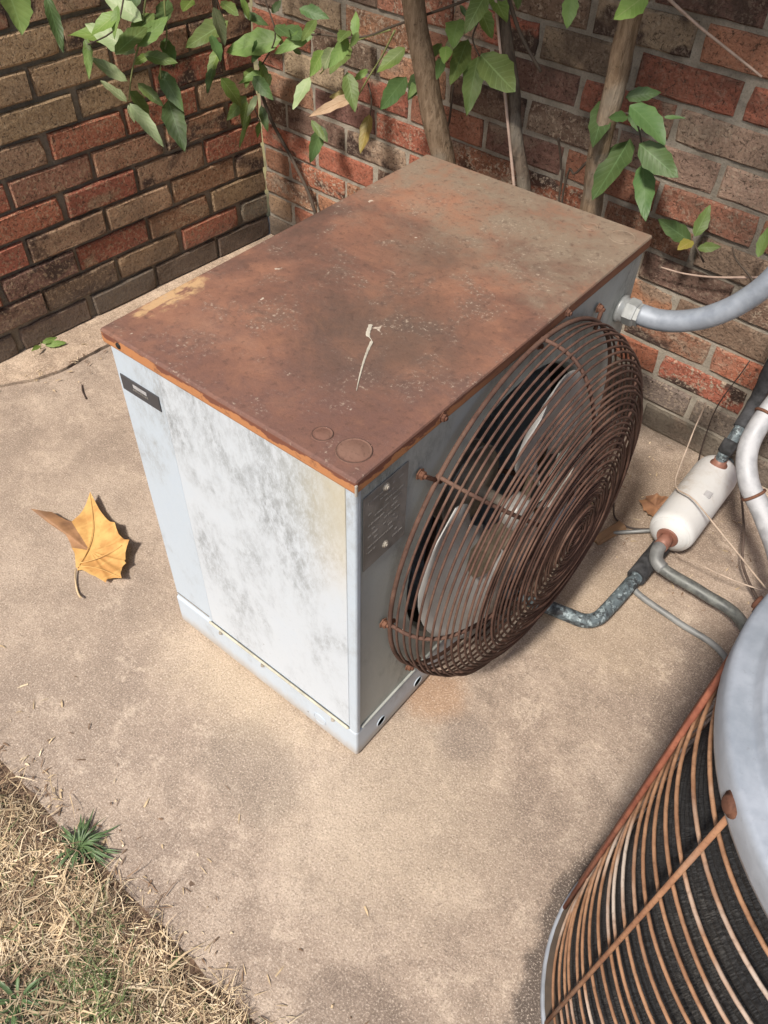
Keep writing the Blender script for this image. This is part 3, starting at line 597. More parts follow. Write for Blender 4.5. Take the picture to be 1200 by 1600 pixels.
# ------------------------------------------------------------------ conduit from the cabinet
cd = empty('cable_conduit', (0, .645, .52)); tag(cd, 'grey electrical conduit curving out of the cabinet beside its fan guard', 'conduit')
def loc(pts, o): return [Vector(p) - o.location for p in pts]
P = smoothpath([(.035, .640, .524), (.065, .642, .526), (.10, .645, .538), (.135, .650, .560), (.168, .656, .595), (.195, .664, .645), (.215, .69, .73), (.225, .74, .84), (.225, .84, .95), (.225, 1.0, 1.0)], 6)
bm = B(); add_tube(bm, loc(P, cd), .0165, 16); build('conduit_tube', bm, MAT['conduit'], cd)
bm = B(); add_lathe(bm, [(.0, .0005), (.0222, .0005), (.0222, .006), (.0195, .0065), (.0195, .012), (0, .012)], loc([(0, .640, .521)], cd)[0], 'X', 24); build('locknut', bm, MAT['connector'], cd)
bm = B(); add_lathe(bm, [(.0, .0121), (.0205, .0121), (.0213, .014), (.0213, .026), (.0200, .029), (.0178, .030), (.0178, .036), (0, .036)], loc([(0, .640, .522)], cd)[0], 'X', 6, smooth=False); build('compression_nut', bm, MAT['connector'], cd)

# ------------------------------------------------------------------ second conduit looping to the round unit
cd2 = empty('flexible_conduit', (.3, .9, 0)); tag(cd2, 'chalky pale grey conduit loop behind the round condenser', 'conduit')
P = smoothpath([(.33, 1.03, .62), (.285, .93, .47), (.252, .83, .37), (.246, .755, .305), (.275, .712, .262), (.325, .69, .225), (.39, .62, .20), (.44, .45, .22), (.52, .262, .28)], 7)
bm = B(); add_tube(bm, loc(P, cd2), .0175, 16); build('conduit_tube', bm, MAT['conduit2'], cd2)
for i in (17, 31):
    bm = B(); t = (P[i + 1] - P[i - 1]).normalized(); q = Vector((1, 0, 0)).rotation_difference(t).to_matrix(); add_tube(bm, [q @ p + P[i] - cd2.location for p in circle((0, 0, 0), .0188, 'X', 28)], .0028, 6, closed=True); build('clamp', bm, MAT['bolt'], cd2)

# ------------------------------------------------------------------ filter drier and pipes
dr = empty('filter_drier', (.192, .828, .0)); tag(dr, 'white steel filter drier canister lying beside the brick wall', 'filter drier')
y0, y1 = -.125, .105
bm = B(); add_lathe(bm, [(.016, y0 - .010), (.022, y0 - .008), (.034, y0 - .004), (.036, y0), (.037, y0 + .001), (.0415, y0 + .003), (.0445, y0 + .012), (.0450, y0 + .02), (.0450, y1 - .02), (.0435, y1 - .008), (.040, y1), (.018, y1 + .006), (0, y1 + .007)], (0, 0, .068), 'Y', 40); body = build('canister', bm, MAT['drier'], dr)
bm = B(); add_tube(bm, circle((0, y0 + .004, .068), .0385, 'Y', 40), .0022, 6, closed=True); build('end_seam', bm, MAT['beige'], body)
bm = B(); add_lathe(bm, [(.0205, y0 - .012), (.0215, y0 - .009), (.0175, y0 - .007)], (0, 0, .068), 'Y', 24); add_lathe(bm, [(.0135, y0 - .04), (.0135, y0 - .004), (0, y0 - .004)], (0, 0, .068), 'Y', 20); build('copper_stub', bm, MAT['copper'], dr)
bm = B(); add_lathe(bm, [(0, .0), (.016, .0), (.0175, .006), (.013, .010), (.013, .02), (0, .02)], (0, y1 - .03, .104), 'Z', 20); build('copper_stub', bm, MAT['copper'], dr)
bm = B(); add_box(bm, (.012, -.03, .1105), (.026, -.012, .1118), .0005, 1); build('arrow_mark', bm, MAT['labelmark'], body)
lp = empty('liquid_line', (.2, .68, 0)); tag(lp, 'dark speckled pipe bending from the white drier to the round condenser', 'pipe')
P = smoothpath([(.192, .668, .068), (.192, .652, .066), (.202, .634, .060), (.230, .628, .054), (.30, .628, .05), (.38, .612, .05), (.45, .50, .06), (.50, .24, .07)], 7)
bm = B(); add_tube(bm, loc(P, lp), .0112, 14); build('pipe', bm, MAT['darkpipe'], lp)
bm = B(); add_tube(bm, loc(P[:20], lp), .0128, 14); build('elbow', bm, MAT['greypipe'], lp)
sp = empty('suction_pipe', (.15, .5, 0)); tag(sp, 'blue green corroded copper pipe leaving the cabinet under its fan guard', 'pipe')
P = smoothpath([(.0, .405, .032), (.06, .425, .030), (.125, .442, .027), (.155, .450, .026), (.172, .468, .026), (.178, .50, .027), (.184, .60, .030), (.186, .72, .026), (.188, .90, .022), (.19, 1.04, .02)], 7)
bm = B(); add_tube(bm, loc(P, sp), .0132, 14); build('pipe', bm, MAT['pipe'], sp)
bm = B(); Q = [p for p in P if .585 < p.y < .98]; add_tube(bm, [p - sp.location for p in Q], [.0185 * (1 + .16 * mnoise.noise(Vector((p.y * 60, 0, 0)))) for p in Q], 12); build('foam_sleeve', bm, MAT['foam'], sp)
tl = empty('thin_tube', (.3, .57, 0)); tag(tl, 'thin grey tube running over the slab to the round condenser', 'pipe')
bm = B(); add_tube(bm, loc(smoothpath([(.175, .605, .018), (.200, .583, .012), (.29, .572, .010), (.384, .556, .012), (.47, .45, .02), (.50, .24, .04)]), tl), .0062, 10); build('tube', bm, MAT['greypipe'], tl)
ri = empty('insulated_riser', (.194, .97, 0)); tag(ri, 'black foam wrapped pipe rising up the brick wall above the drier', 'pipe')
P = smoothpath([(.192, .903, .118), (.193, .915, .150), (.195, .945, .180), (.195, .985, .215), (.195, .992, .32), (.196, .99, .5), (.2, .99, .9)], 6)
bm = B(); add_tube(bm, loc(P, ri), .0118, 12); build('pipe', bm, MAT['pipe'], ri)
bm = B(); Q = P[12:]; add_tube(bm, [p - ri.location for p in Q], [.0145 * (1 + .22 * mnoise.noise(Vector((p.z * 45, 3, 0)))) for p in Q], 12); build('foam_sleeve', bm, MAT['foam'], ri)
bm = B(); Q = P[4:9]; add_tube(bm, [p - ri.location for p in Q], .0150, 12); build('tape_wrap', bm, MAT['foam'], ri)
ct = empty('capillary_tube', (.12, .73, 0)); tag(ct, 'short thin steel tube lying on the slab between guard and drier', 'pipe')
bm = B(); add_tube(bm, loc([(.075, .678, .008), (.16, .757, .012), (.18, .78, .02)], ct), .004, 8); build('tube', bm, MAT['greypipe'], ct)
bm = B(); add_tube(bm, loc(smoothpath([(.05, .775, .006), (.075, .735, .006), (.115, .733, .006), (.16, .765, .01)]), ct), .0018, 6); build('wire', bm, MAT['wire'], ct)

# ------------------------------------------------------------------ round condenser
RC = Vector((.632, .024, 0)); rc = empty('round_condenser', RC); tag(rc, 'round condenser with rusty wire cage and pale grey metal lid', 'air conditioner')
bm = B(); add_lathe(bm, [(.0, .0), (.242, .0), (.255, .003), (.2575, .007), (.2575, .014), (.2555, .016), (.2535, .015)], (0, 0, 0), 'Z', 80); bpn = build('base_pan', bm, MAT['rlid'], rc)
bm = B(); add_lathe(bm, [(.2533, .0155), (.2480, .014), (0, .0165)], (0, 0, 0), 'Z', 64); build('pan_floor', bm, MAT['darkstem'], bpn)
NW = 54; prof = [(0, .031)]
for i in range(NW):
    z = .032 + i * .0119; cr = .2490 - .0175 * z / .7 - .0105
    prof += [(cr - .009, z), (cr - .001, z + .0025), (cr, z + .0055), (cr - .002, z + .0085)]
prof += [(.212, .676), (0, .676)]
bm = B(); add_lathe(bm, prof, (0, 0, 0), 'Z', 128); build('fin_coil', bm, MAT['fins'], rc)
ZB, ZT = .042, .671; NRG = 19
def crad(z): return .2490 - .0175 * z / .7
for k in range(NRG):
    z = ZB + (ZT - ZB) * k / (NRG - 1); bm = B(); dz = random.uniform(-.003, .003)
    pts = [p + Vector((0, 0, .0020 * math.sin(i * .21 + k * 2) + .0012 * math.sin(i * .53 + k))) for i, p in enumerate(circle((0, 0, z + dz), crad(z) + random.uniform(-.0016, .0016), 'Z', 96))]
    add_tube(bm, pts, .0019, 6, closed=True); build('cage_ring', bm, MAT['cage'], rc)
for k in range(8):
    for da, rr, mt in ((0, .0025, 'rod'),) + (((-5, .0040, 'redrod'), (5, .0030, 'redrod')) if k in (7, 3) else ()):
        a = R((218 if k not in (7, 3) else 224) + 45 * k + da); c, s_ = math.cos(a), math.sin(a); bm = B(); e = .0045
        add_tube(bm, [((crad(z) + e) * c, (crad(z) + e) * s_, z) for z in (.012, .35, .692)], rr, 8); build('cage_rod', bm, MAT[mt], rc)
bm = B(); zt = .684
add_lathe(bm, [(r_ - .0045, h_) for r_, h_ in [(.2425, zt - .010), (.2445, zt - .010), (.2460, zt - .004), (.2464, zt + .016), (.2450, zt + .0208), (.2415, zt + .0228), (.2310, zt + .0238), (.2275, zt + .0248), (.2248, zt + .0315), (.2215, zt + .0340), (.2180, zt + .0320), (.2160, zt + .0265), (.2110, zt + .0255), (.17, zt + .030), (.10, zt + .035), (.0045, zt + .037)]], (0, 0, 0), 'Z', 96); rl = build('lid', bm, MAT['rlid'], rc)
for k in range(8):
    a = R(218 + 45 * k); d = Vector((math.cos(a), math.sin(a), 0)); bm = B(); 
    add_lathe(bm, [(.0095, 0), (.0095, .0016), (.0065, .0022), (.0065, .0045), (.004, .0055), (0, .0055)], seg=14)
    bmesh.ops.transform(bm, matrix=Matrix.Translation(d * .2408 + Vector((0, 0, zt + .008))) @ Vector((0, 0, 1)).rotation_difference((d + Vector((0, 0, .15))).normalized()).to_matrix().to_4x4(), verts=bm.verts); build('lid_bolt', bm, MAT['bolt'], rl)

# ------------------------------------------------------------------ plants
def leaf_mesh(name, mat, w, rng, n=8, curl=.12, fold=.16, serr=.03):
    bm = B(); uvl = bm.loops.layers.uv.new('UVMap'); rows = []; dat = {}
    bend = rng.uniform(-.8, 2.2) * curl; tw = rng.uniform(-.3, .3); rng_w = rng.uniform(6, 13)
    for i in range(n + 1):
        t = i / n; ww = w * .5 * (math.sin(math.pi * min(1, t ** .82)) ** .85 if 0 < t < 1 else 0) * (1 - .12 * t) + .004
        row = []
        for j in range(-2, 3):
            s = j / 2; sw = ww * (1 + (serr if (i % 2) else -serr) * (abs(s) > .9) * 2.2)
            z = -bend * t * t + fold * abs(s) * sw * 1.6 + .026 * math.sin(t * rng_w + s * 2.2) * abs(s) + tw * s * sw * t * 2
            v = bm.verts.new((t, s * sw, z)); dat[v] = (t, s); row.append(v)
        rows.append(row)
    for a, b in zip(rows[:-1], rows[1:]):
        for j in range(4):
            f = bm.faces.new((a[j], b[j], b[j + 1], a[j + 1])); f.smooth = True
            for l in f.loops: l[uvl].uv = dat[l.vert]
    me = bpy.data.meshes.new(name); bm.to_mesh(me); bm.free(); me.materials.append(mat); return me
rngL = random.Random(3); LM = {}
LMAT = [MAT['leaf'], MAT['leafpale'], MAT['leafdark'], MAT['leafbright'], MAT['leafyellow'], MAT['leaftan']]
def leaf_for(w, t):
    key = (round(w * 20), t, rngL.randrange(6))
    if key not in LM: LM[key] = leaf_mesh('leaf', LMAT[t], max(key[0] / 20, .2), rngL)
    return LM[key]
CAMP = Vector((.3936, -.4591, 1.224))
def put_leaf(parent, b, tip, w, t):
    b = Vector(b); tip = Vector(tip); d = tip - b; L = d.length; x = d.normalized()
    up = ((CAMP - b).normalized() * .9 + Vector((rngL.uniform(-.5, .5), rngL.uniform(-.5, .5), .45 + rngL.uniform(-.3, .3))))
    y = up.cross(x).normalized(); z = x.cross(y)
    m = Matrix(((x.x, y.x, z.x, 0), (x.y, y.y, z.y, 0), (x.z, y.z, z.z, 0), (0, 0, 0, 1))) @ Matrix.Diagonal((L, L, L, 1))
    o = bpy.data.objects.new('leaf', leaf_for(w, t)); link(o, parent); m.translation = b - parent.location; o.matrix_local = m; return o
def stem(parent, pts, r0, r1, mat, name='branch', seg=7):
    tk = name == 'trunk'; P = smoothpath(pts, 14 if tk else 5); q = .09 if tk else .12; bm = B(); add_tube(bm, [p - parent.location + Vector((mnoise.noise(p * 9), mnoise.noise(p * 9 + Vector((5, 0, 0))), 0)) * (.006 if tk else .005 if r0 < .003 else 0) for p in P], [(r0 + (r1 - r0) * i / (len(P) - 1)) * (1 + q * mnoise.noise(p * (26 if tk else 60))) for i, p in enumerate(P)], seg); return build(name, bm, mat, parent)
LEAVES = {'A': [(-1.137, 0.672, 0.693, -1.203, 0.636, 0.733, 0.5, 1), (-1.125, 0.633, 0.645, -1.208, 0.583, 0.698, 0.42, 1), (-1.134, 0.608, 0.595, -1.196, 0.561, 0.638, 0.42, 1), (-1.201, 0.643, 0.528, -1.268, 0.63, 0.565, 0.3, 1), (-1.119, 0.591, 0.559, -1.021, 0.582, 0.518, 0.32, 1), (-1.122, 0.589, 0.558, -1.106, 0.584, 0.527, 0.35, 1), (-1.158, 0.711, 0.586, -1.086, 0.699, 0.528, 0.42, 2), (-1.154, 0.716, 0.526, -1.071, 0.672, 0.462, 0.42, 2), (-1.2, 0.678, 0.558, -1.14, 0.692, 0.523, 0.4, 0), (-1.171, 0.639, 0.661, -1.237, 0.561, 0.682, 0.5, 3), (-1.127, 0.586, 0.653, -1.118, 0.666, 0.691, 0.4, 0), (-1.124, 0.64, 0.656, -1.117, 0.722, 0.695, 0.5, 0), (-1.142, 0.665, 0.631, -1.091, 0.709, 0.616, 0.4, 0), (-1.198, 0.576, 0.669, -1.133, 0.52, 0.629, 0.25, 0), (-1.173, 0.494, 0.765, -1.106, 0.461, 0.692, 0.25, 2), (-1.087, 0.369, 0.824, -0.992, 0.332, 0.782, 0.6, 0), (-1.17, 0.744, 0.638, -1.096, 0.702, 0.609, 0.35, 2), (-1.144, 0.709, 0.698, -1.144, 0.635, 0.667, 0.5, 0), (-1.174, 0.773, 0.704, -1.127, 0.704, 0.67, 0.45, 2), (-1.13, 0.801, 0.706, -1.104, 0.751, 0.7, 0.5, 3), (-1.109, 0.599, 0.727, -1.136, 0.543, 0.695, 0.5, 3), (-1.165, 0.699, 0.618, -1.197, 0.669, 0.6, 0.4, 3)],
 'B': [(-1.095, 1.022, 0.59, -1.207, 0.938, 0.569, 0.5, 0), (-1.145, 1.017, 0.511, -1.178, 0.949, 0.497, 0.4, 0), (-1.209, 0.966, 0.619, -1.241, 0.856, 0.58, 0.4, 0), (-1.186, 0.978, 0.456, -1.198, 0.916, 0.412, 0.4, 0), (-1.145, 0.968, 0.512, -1.083, 0.964, 0.482, 0.5, 2), (-1.189, 0.99, 0.409, -1.175, 0.92, 0.358, 0.25, 0), (-1.152, 0.993, 0.438, -1.121, 0.979, 0.387, 0.35, 2), (-1.135, 0.966, 0.474, -1.143, 0.935, 0.43, 0.35, 1), (-1.143, 0.891, 0.683, -1.08, 0.881, 0.676, 0.5, 0), (-1.21, 0.91, 0.6, -1.146, 0.877, 0.572, 0.4, 2), (-1.146, 1.01, 0.585, -1.13, 0.958, 0.553, 0.5, 2), (-1.206, 1.012, 0.626, -1.16, 1.047, 0.601, 0.45, 2), (-1.196, 1.011, 0.511, -1.157, 0.953, 0.491, 0.4, 0), (-1.198, 1.025, 0.378, -1.166, 0.984, 0.359, 0.3, 0), (-1.05, 0.96, 0.641, -0.985, 0.942, 0.633, 0.4, 2)],
 'C': [(-0.957, 0.988, 0.641, -1.008, 0.91, 0.612, 0.3, 0), (-0.936, 0.971, 0.674, -0.921, 0.905, 0.647, 0.3, 0), (-1.021, 1.009, 0.669, -0.95, 1.023, 0.668, 0.5, 2), (-0.821, 0.941, 0.667, -0.801, 0.867, 0.638, 0.4, 0), (-0.872, 1.005, 0.63, -0.853, 0.922, 0.601, 0.4, 0), (-0.85, 0.999, 0.651, -0.876, 1.031, 0.688, 0.4, 0), (-0.911, 0.965, 0.621, -0.888, 0.898, 0.599, 0.4, 3), (-0.902, 0.985, 0.623, -0.874, 0.915, 0.598, 0.4, 1), (-0.969, 0.978, 0.55, -0.962, 0.914, 0.495, 0.4, 1), (-0.798, 0.979, 0.604, -0.818, 0.954, 0.583, 0.4, 3), (-0.849, 1.004, 0.534, -0.905, 0.972, 0.526, 0.4, 4), (-0.804, 0.954, 0.558, -0.84, 0.838, 0.541, 0.2, 5), (-0.805, 0.995, 0.507, -0.788, 0.945, 0.436, 0.35, 4), (-0.909, 0.947, 0.462, -0.885, 0.878, 0.411, 0.4, 2), (-0.961, 0.992, 0.441, -0.929, 0.989, 0.412, 0.5, 2), (-0.671, 0.946, 0.627, -0.663, 0.855, 0.59, 0.4, 2), (-0.622, 0.951, 0.653, -0.622, 0.892, 0.614, 0.4, 0), (-0.648, 0.987, 0.637, -0.583, 0.934, 0.603, 0.4, 0), (-0.615, 0.984, 0.691, -0.619, 0.938, 0.669, 0.4, 0), (-0.787, 0.934, 0.687, -0.793, 0.917, 0.661, 0.5, 0), (-0.822, 0.946, 0.68, -0.807, 0.895, 0.678, 0.6, 0), (-0.987, 0.972, 0.594, -0.994, 0.95, 0.614, 0.5, 2), (-1.116, 1.017, 0.642, -1.11, 1.044, 0.664, 0.6, 2)],
 'D': [(-0.533, 0.949, 0.723, -0.501, 0.86, 0.675, 0.42, 0), (-0.496, 0.934, 0.706, -0.463, 0.863, 0.641, 0.45, 0), (-0.449, 0.868, 0.734, -0.354, 0.843, 0.698, 0.58, 0), (-0.444, 0.86, 0.832, -0.439, 0.799, 0.79, 0.5, 0), (-0.464, 0.906, 0.822, -0.408, 0.875, 0.794, 0.62, 3), (-0.494, 0.913, 0.787, -0.488, 0.888, 0.76, 0.5, 0), (-0.304, 0.895, 0.85, -0.29, 0.868, 0.806, 0.5, 0), (-0.541, 0.928, 0.759, -0.513, 0.867, 0.745, 0.6, 0), (-0.533, 0.881, 0.727, -0.511, 0.849, 0.712, 0.7, 3), (-0.167, 0.868, 0.878, -0.19, 0.814, 0.849, 0.6, 3), (-0.557, 0.953, 0.774, -0.539, 0.952, 0.757, 0.5, 2), (-0.554, 0.9, 0.699, -0.525, 0.851, 0.684, 0.4, 2)],
 'E': [(-0.194, 0.937, 0.707, -0.144, 0.956, 0.725, 0.5, 2), (-0.166, 0.895, 0.712, -0.085, 0.89, 0.687, 0.62, 2), (-0.17, 0.907, 0.69, -0.185, 0.864, 0.697, 0.5, 2), (-0.228, 0.94, 0.698, -0.198, 0.857, 0.645, 0.42, 2), (-0.173, 0.947, 0.64, -0.168, 0.838, 0.566, 0.42, 0), (-0.135, 0.897, 0.658, -0.049, 0.889, 0.628, 0.62, 0), (-0.138, 0.944, 0.609, -0.079, 0.867, 0.562, 0.42, 0), (-0.106, 0.901, 0.708, -0.074, 0.91, 0.713, 0.25, 2), (-0.198, 0.972, 0.68, -0.158, 0.949, 0.654, 0.4, 2)],
 'F': [(-0.029, 1.001, 0.475, -0.094, 0.968, 0.511, 0.5, 2), (-0.02, 0.98, 0.497, -0.017, 1.006, 0.549, 0.5, 0), (-0.003, 0.961, 0.488, 0.034, 0.966, 0.503, 0.45, 0), (-0.024, 0.991, 0.483, -0.034, 0.948, 0.479, 0.6, 4), (0.106, 0.943, 0.519, 0.101, 0.96, 0.569, 0.5, 0)],
 }
STEMS = {'A1': [(-1.143, 0.716, 0.765), (-1.146, 0.697, 0.723), (-1.151, 0.668, 0.659), (-1.154, 0.635, 0.605), (-1.158, 0.615, 0.549)], 'A2': [(-1.134, 0.751, 0.76), (-1.137, 0.737, 0.717), (-1.142, 0.732, 0.646), (-1.146, 0.705, 0.59), (-1.15, 0.713, 0.528)], 'A3': [(-1.143, 0.662, 0.774), (-1.149, 0.614, 0.694), (-1.15, 0.542, 0.675)], 'B1': [(-1.135, 0.994, 0.718), (-1.106, 0.995, 0.661), (-1.089, 0.996, 0.6), (-1.16, 1.004, 0.513), (-1.173, 0.986, 0.442), (-1.175, 1.003, 0.39)], 'B2': [(-1.162, 0.889, 0.732), (-1.165, 0.909, 0.667), (-1.167, 0.923, 0.626)], 'C1': [(-0.487, 0.926, 0.815), (-0.573, 0.937, 0.772), (-0.716, 0.953, 0.707), (-0.808, 0.963, 0.667), (-0.96, 0.977, 0.637), (-1.061, 0.987, 0.594)], 'C2': [(-0.708, 0.953, 0.702), (-0.757, 0.961, 0.628), (-0.816, 0.969, 0.552)], 'C3': [(-0.675, 0.958, 0.693), (-0.619, 0.956, 0.654)], 'C4': [(-0.807, 0.99, 0.572), (-0.798, 0.99, 0.541), (-0.802, 0.992, 0.505)], 'C5': [(-0.72, 0.954, 0.701), (-0.841, 0.967, 0.645), (-0.937, 0.978, 0.564)], 'D1': [(-0.456, 0.902, 0.848), (-0.492, 0.912, 0.772), (-0.504, 0.915, 0.738), (-0.484, 0.915, 0.713)], 'D2': [(-0.446, 0.921, 0.828), (-0.407, 0.921, 0.767), (-0.353, 0.92, 0.715)], 'D3': [(-0.198, 0.998, 0.85), (-0.125, 0.994, 0.818), (0.001, 0.986, 0.772)], 'E1': [(-0.202, 0.926, 0.679), (-0.173, 0.923, 0.689), (-0.149, 0.922, 0.668), (-0.131, 0.924, 0.618)], 'F1': [(0.008, 0.994, 0.45), (-0.021, 0.995, 0.477)], 'G1': [(-1.242, 1.068, 0.464), (-1.199, 1.071, 0.364), (-1.122, 1.067, 0.279), (-1.052, 1.064, 0.17)], 'G2': [(-0.567, 0.969, 0.631), (-0.578, 0.973, 0.556), (-0.596, 0.978, 0.456)], 'G3': [(-0.345, 1.015, 0.575), (-0.329, 1.015, 0.523), (-0.319, 1.015, 0.46)], 'G4': [(-0.229, 0.997, 0.612), (-0.288, 1.003, 0.527), (-0.308, 1.006, 0.481)], 'H1': [(-0.077, 1.01, 0.401), (-0.023, 1.006, 0.408), (0.038, 1.002, 0.426), (0.124, 0.996, 0.464)], 'H2': [(0.048, 0.99, 0.498), (0.062, 0.99, 0.478), (0.093, 0.988, 0.459), (0.12, 0.987, 0.438)]}
def crown(parent, cx, cy, cz, rx, ry, rz, n, mat, seed):
    """many leaves overhead, one mesh"""
    rg = random.Random(seed); V = []; F = []
    clumps = []
    while len(clumps) < 26:
        p = Vector((rg.uniform(-1, 1), rg.uniform(-1, 1), rg.uniform(-1, 1)))
        if p.length < 1: clumps.append(p)
    for i in range(n):
        c = rg.choice(clumps); p = c + Vector((rg.gauss(0, .16), rg.gauss(0, .16), rg.gauss(0, .16)))
        q = Vector((cx + p.x * rx, cy + p.y * ry, cz + p.z * rz))
        if q.z < 1.27: continue
        L = rg.uniform(.06, .105); d = Vector((rg.uniform(-1, 1), rg.uniform(-1, 1), rg.uniform(-.9, .2))).normalized(); s = d.cross(Vector((rg.uniform(-.4, .4), rg.uniform(-.4, .4), 1))).normalized(); u = d.cross(s); w = L * .24
        k = len(V); V += [q, q + d * L * .45 + s * w + u * .006, q + d * L, q + d * L * .45 - s * w + u * .006, q + d * L * .45]
        F += [(k, k + 1, k + 4), (k + 1, k + 2, k + 4), (k + 2, k + 3, k + 4), (k + 3, k, k + 4)]
    me = bpy.data.meshes.new('crown'); me.from_pydata([v - parent.location for v in V], [], F); me.materials.append(mat); o = link(bpy.data.objects.new('crown', me), parent); tag(o, kind='stuff'); return o

s1 = empty('sapling_tree', (-.44, .90, 0)); tag(s1, 'thickest tan sapling trunk behind the far corner of the rusty cabinet', 'tree', 'saplings behind the cabinet')
stem(s1, [(-.475, .91, 0), (-.500, .90, .25), (-.536, .90, .50), (-.580, .90, .65), (-.630, .90, .80), (-.66, .86, 1.15), (-.62, .78, 1.6), (-.55, .7, 1.9)], .0285, .016, MAT['bark'], 'trunk', 14)
s2 = empty('sapling_tree', (-.28, .92, 0)); tag(s2, 'slim dark sapling trunk rising behind the middle of the cabinet', 'tree', 'saplings behind the cabinet')
stem(s2, [(-.26, .92, 0), (-.30, .915, .28), (-.349, .91, .52), (-.395, .91, .65), (-.439, .91, .80), (-.47, .88, 1.1), (-.45, .8, 1.5), (-.40, .7, 1.8)], .0145, .009, MAT['bark2'], 'trunk', 12)
s3 = empty('sapling_tree', (-.19, .92, 0)); tag(s3, 'tan sapling trunk with broad dark leaves at the right end of cabinet', 'tree', 'saplings behind the cabinet')
stem(s3, [(-.20, .92, 0), (-.196, .915, .3), (-.198, .91, .52), (-.208, .91, .62), (-.202, .91, .84), (-.19, .9, 1.1), (-.15, .8, 1.5), (-.1, .7, 1.85)], .0225, .013, MAT['bark'], 'trunk', 14)
h1 = empty('leafy_branch', (-1.15, .66, .9)); tag(h1, 'hanging leafy branch with pale undersides before the left brick wall', 'branch')
h2 = empty('leafy_branch', (-1.15, .98, .9)); tag(h2, 'green leaf cluster hanging in the inner corner of the two walls', 'branch')
f1 = empty('seedling', (.005, .995, .45)); tag(f1, 'small sprig with one yellow leaf against the right brick wall', 'plant')
for par, key in ((h1, 'A'), (h2, 'B'), (s1, 'C'), (s2, 'D'), (s3, 'E'), (f1, 'F')):
    for r in LEAVES[key]: put_leaf(par, r[0:3], r[3:6], r[6] * rngL.uniform(.8, 1.05), 2 if key == 'E' else r[7])
rgx = random.Random(21)
for par, key, nn, sp, up0 in ((h1, 'A', 9, .06, .03), (h2, 'B', 9, .045, .02), (s1, 'C', 6, .05, .02), (s2, 'D', 3, .05, .04)):
    for i in range(nn):
        r = rgx.choice(LEAVES[key]); b = Vector(r[0:3]) + Vector((rgx.gauss(0, sp * .5), rgx.gauss(0, sp), rgx.gauss(up0, sp * .8)))
        b.x = max(b.x, -1.21 + .02); b.y = min(b.y, 1.02); b.z = max(b.z, .45); l = rgx.uniform(.045, .085)
        d = Vector((rgx.uniform(-.4, .7), rgx.uniform(-.9, .5), rgx.uniform(-1.1, -.05))).normalized()
        put_leaf(par, b, b + d * l, rgx.choice((.28, .34, .4, .45, .5)), rgx.choice((0, 0, 2, 2, 1, 3)))
SP = {'A': h1, 'B': h2, 'C': s1, 'D': s2, 'E': s3, 'F': f1}
for k, pts in STEMS.items():
    if k[0] in SP:
        th = {'A1': .0022, 'C1': .0028, 'C2': .0022, 'D2': .004, 'D3': .0028}.get(k, .0020); mt = MAT['stem'] if k in ('A1', 'C2', 'C5', 'A2') else MAT['palestem'] if k == 'D3' else MAT['darkstem']
        stem(SP[k[0]], pts, th, th * .7, mt)
stem(h1, [(-1.143, .716, .765), (-1.1, .72, 1.0), (-.95, .76, 1.3), (-.7, .78, 1.55)], .003, .008, MAT['darkstem']); stem(h1, [(-1.134, .751, .76), (-1.08, .76, 1.0), (-.92, .78, 1.3)], .0025, .006, MAT['darkstem'])
stem(h2, [(-1.135, .994, .718), (-1.08, .96, 1.0), (-.9, .88, 1.4)], .003, .007, MAT['darkstem']); stem(h2, [(-1.162, .889, .732), (-1.1, .92, 1.0)], .002, .003, MAT['darkstem'])
stem(s2, [(-.335, .895, .42), (-.360, .893, .52), (-.40, .892, .66), (-.447, .893, .82), (-.47, .87, 1.0)], .0032, .0026, MAT['palestem'])
dstk = {}
for k, lab in (('G1', 'dark bare stem leaning in the shaded corner between the walls'), ('G2', 'dark thin stem beside the thickest sapling trunk'), ('G3', 'thin dry weed stalk upright behind the cabinet top'), ('G4', 'thin dark stem slanting down left of the tan right sapling')):
    o = empty('bare_stem', STEMS[k][-1]); tag(o, lab, 'stem'); base = Vector(STEMS[k][-1]); pts = STEMS[k] + [(base.x + .02, base.y - .005, 0)]
    stem(o, pts, .0045 if k == 'G1' else .0024, .005 if k == 'G1' else .0024, MAT['darkstem'], 'stalk')
for k, lab in (('H1', 'long thin twig lying across the bricks above the grey conduit'), ('H2', 'short dark forked twig above the bend of the grey conduit')):
    o = empty('twig', STEMS[k][-1]); tag(o, lab, 'twig'); stem(o, STEMS[k], .0014, .0024, MAT['palestem'] if k == 'H1' else MAT['darkstem'], 'stalk')
crown(s1, -.70, .72, 1.62, .46, .30, .34, 650, MAT['leaf'], 1); crown(s2, -.30, .56, 1.66, .42, .36, .38, 900, MAT['leafdark'], 2); crown(s3, .10, .60, 1.62, .42, .34, .36, 450, MAT['leaf'], 3)  # out-of-view crowns, spread and thinned to shade the right wall

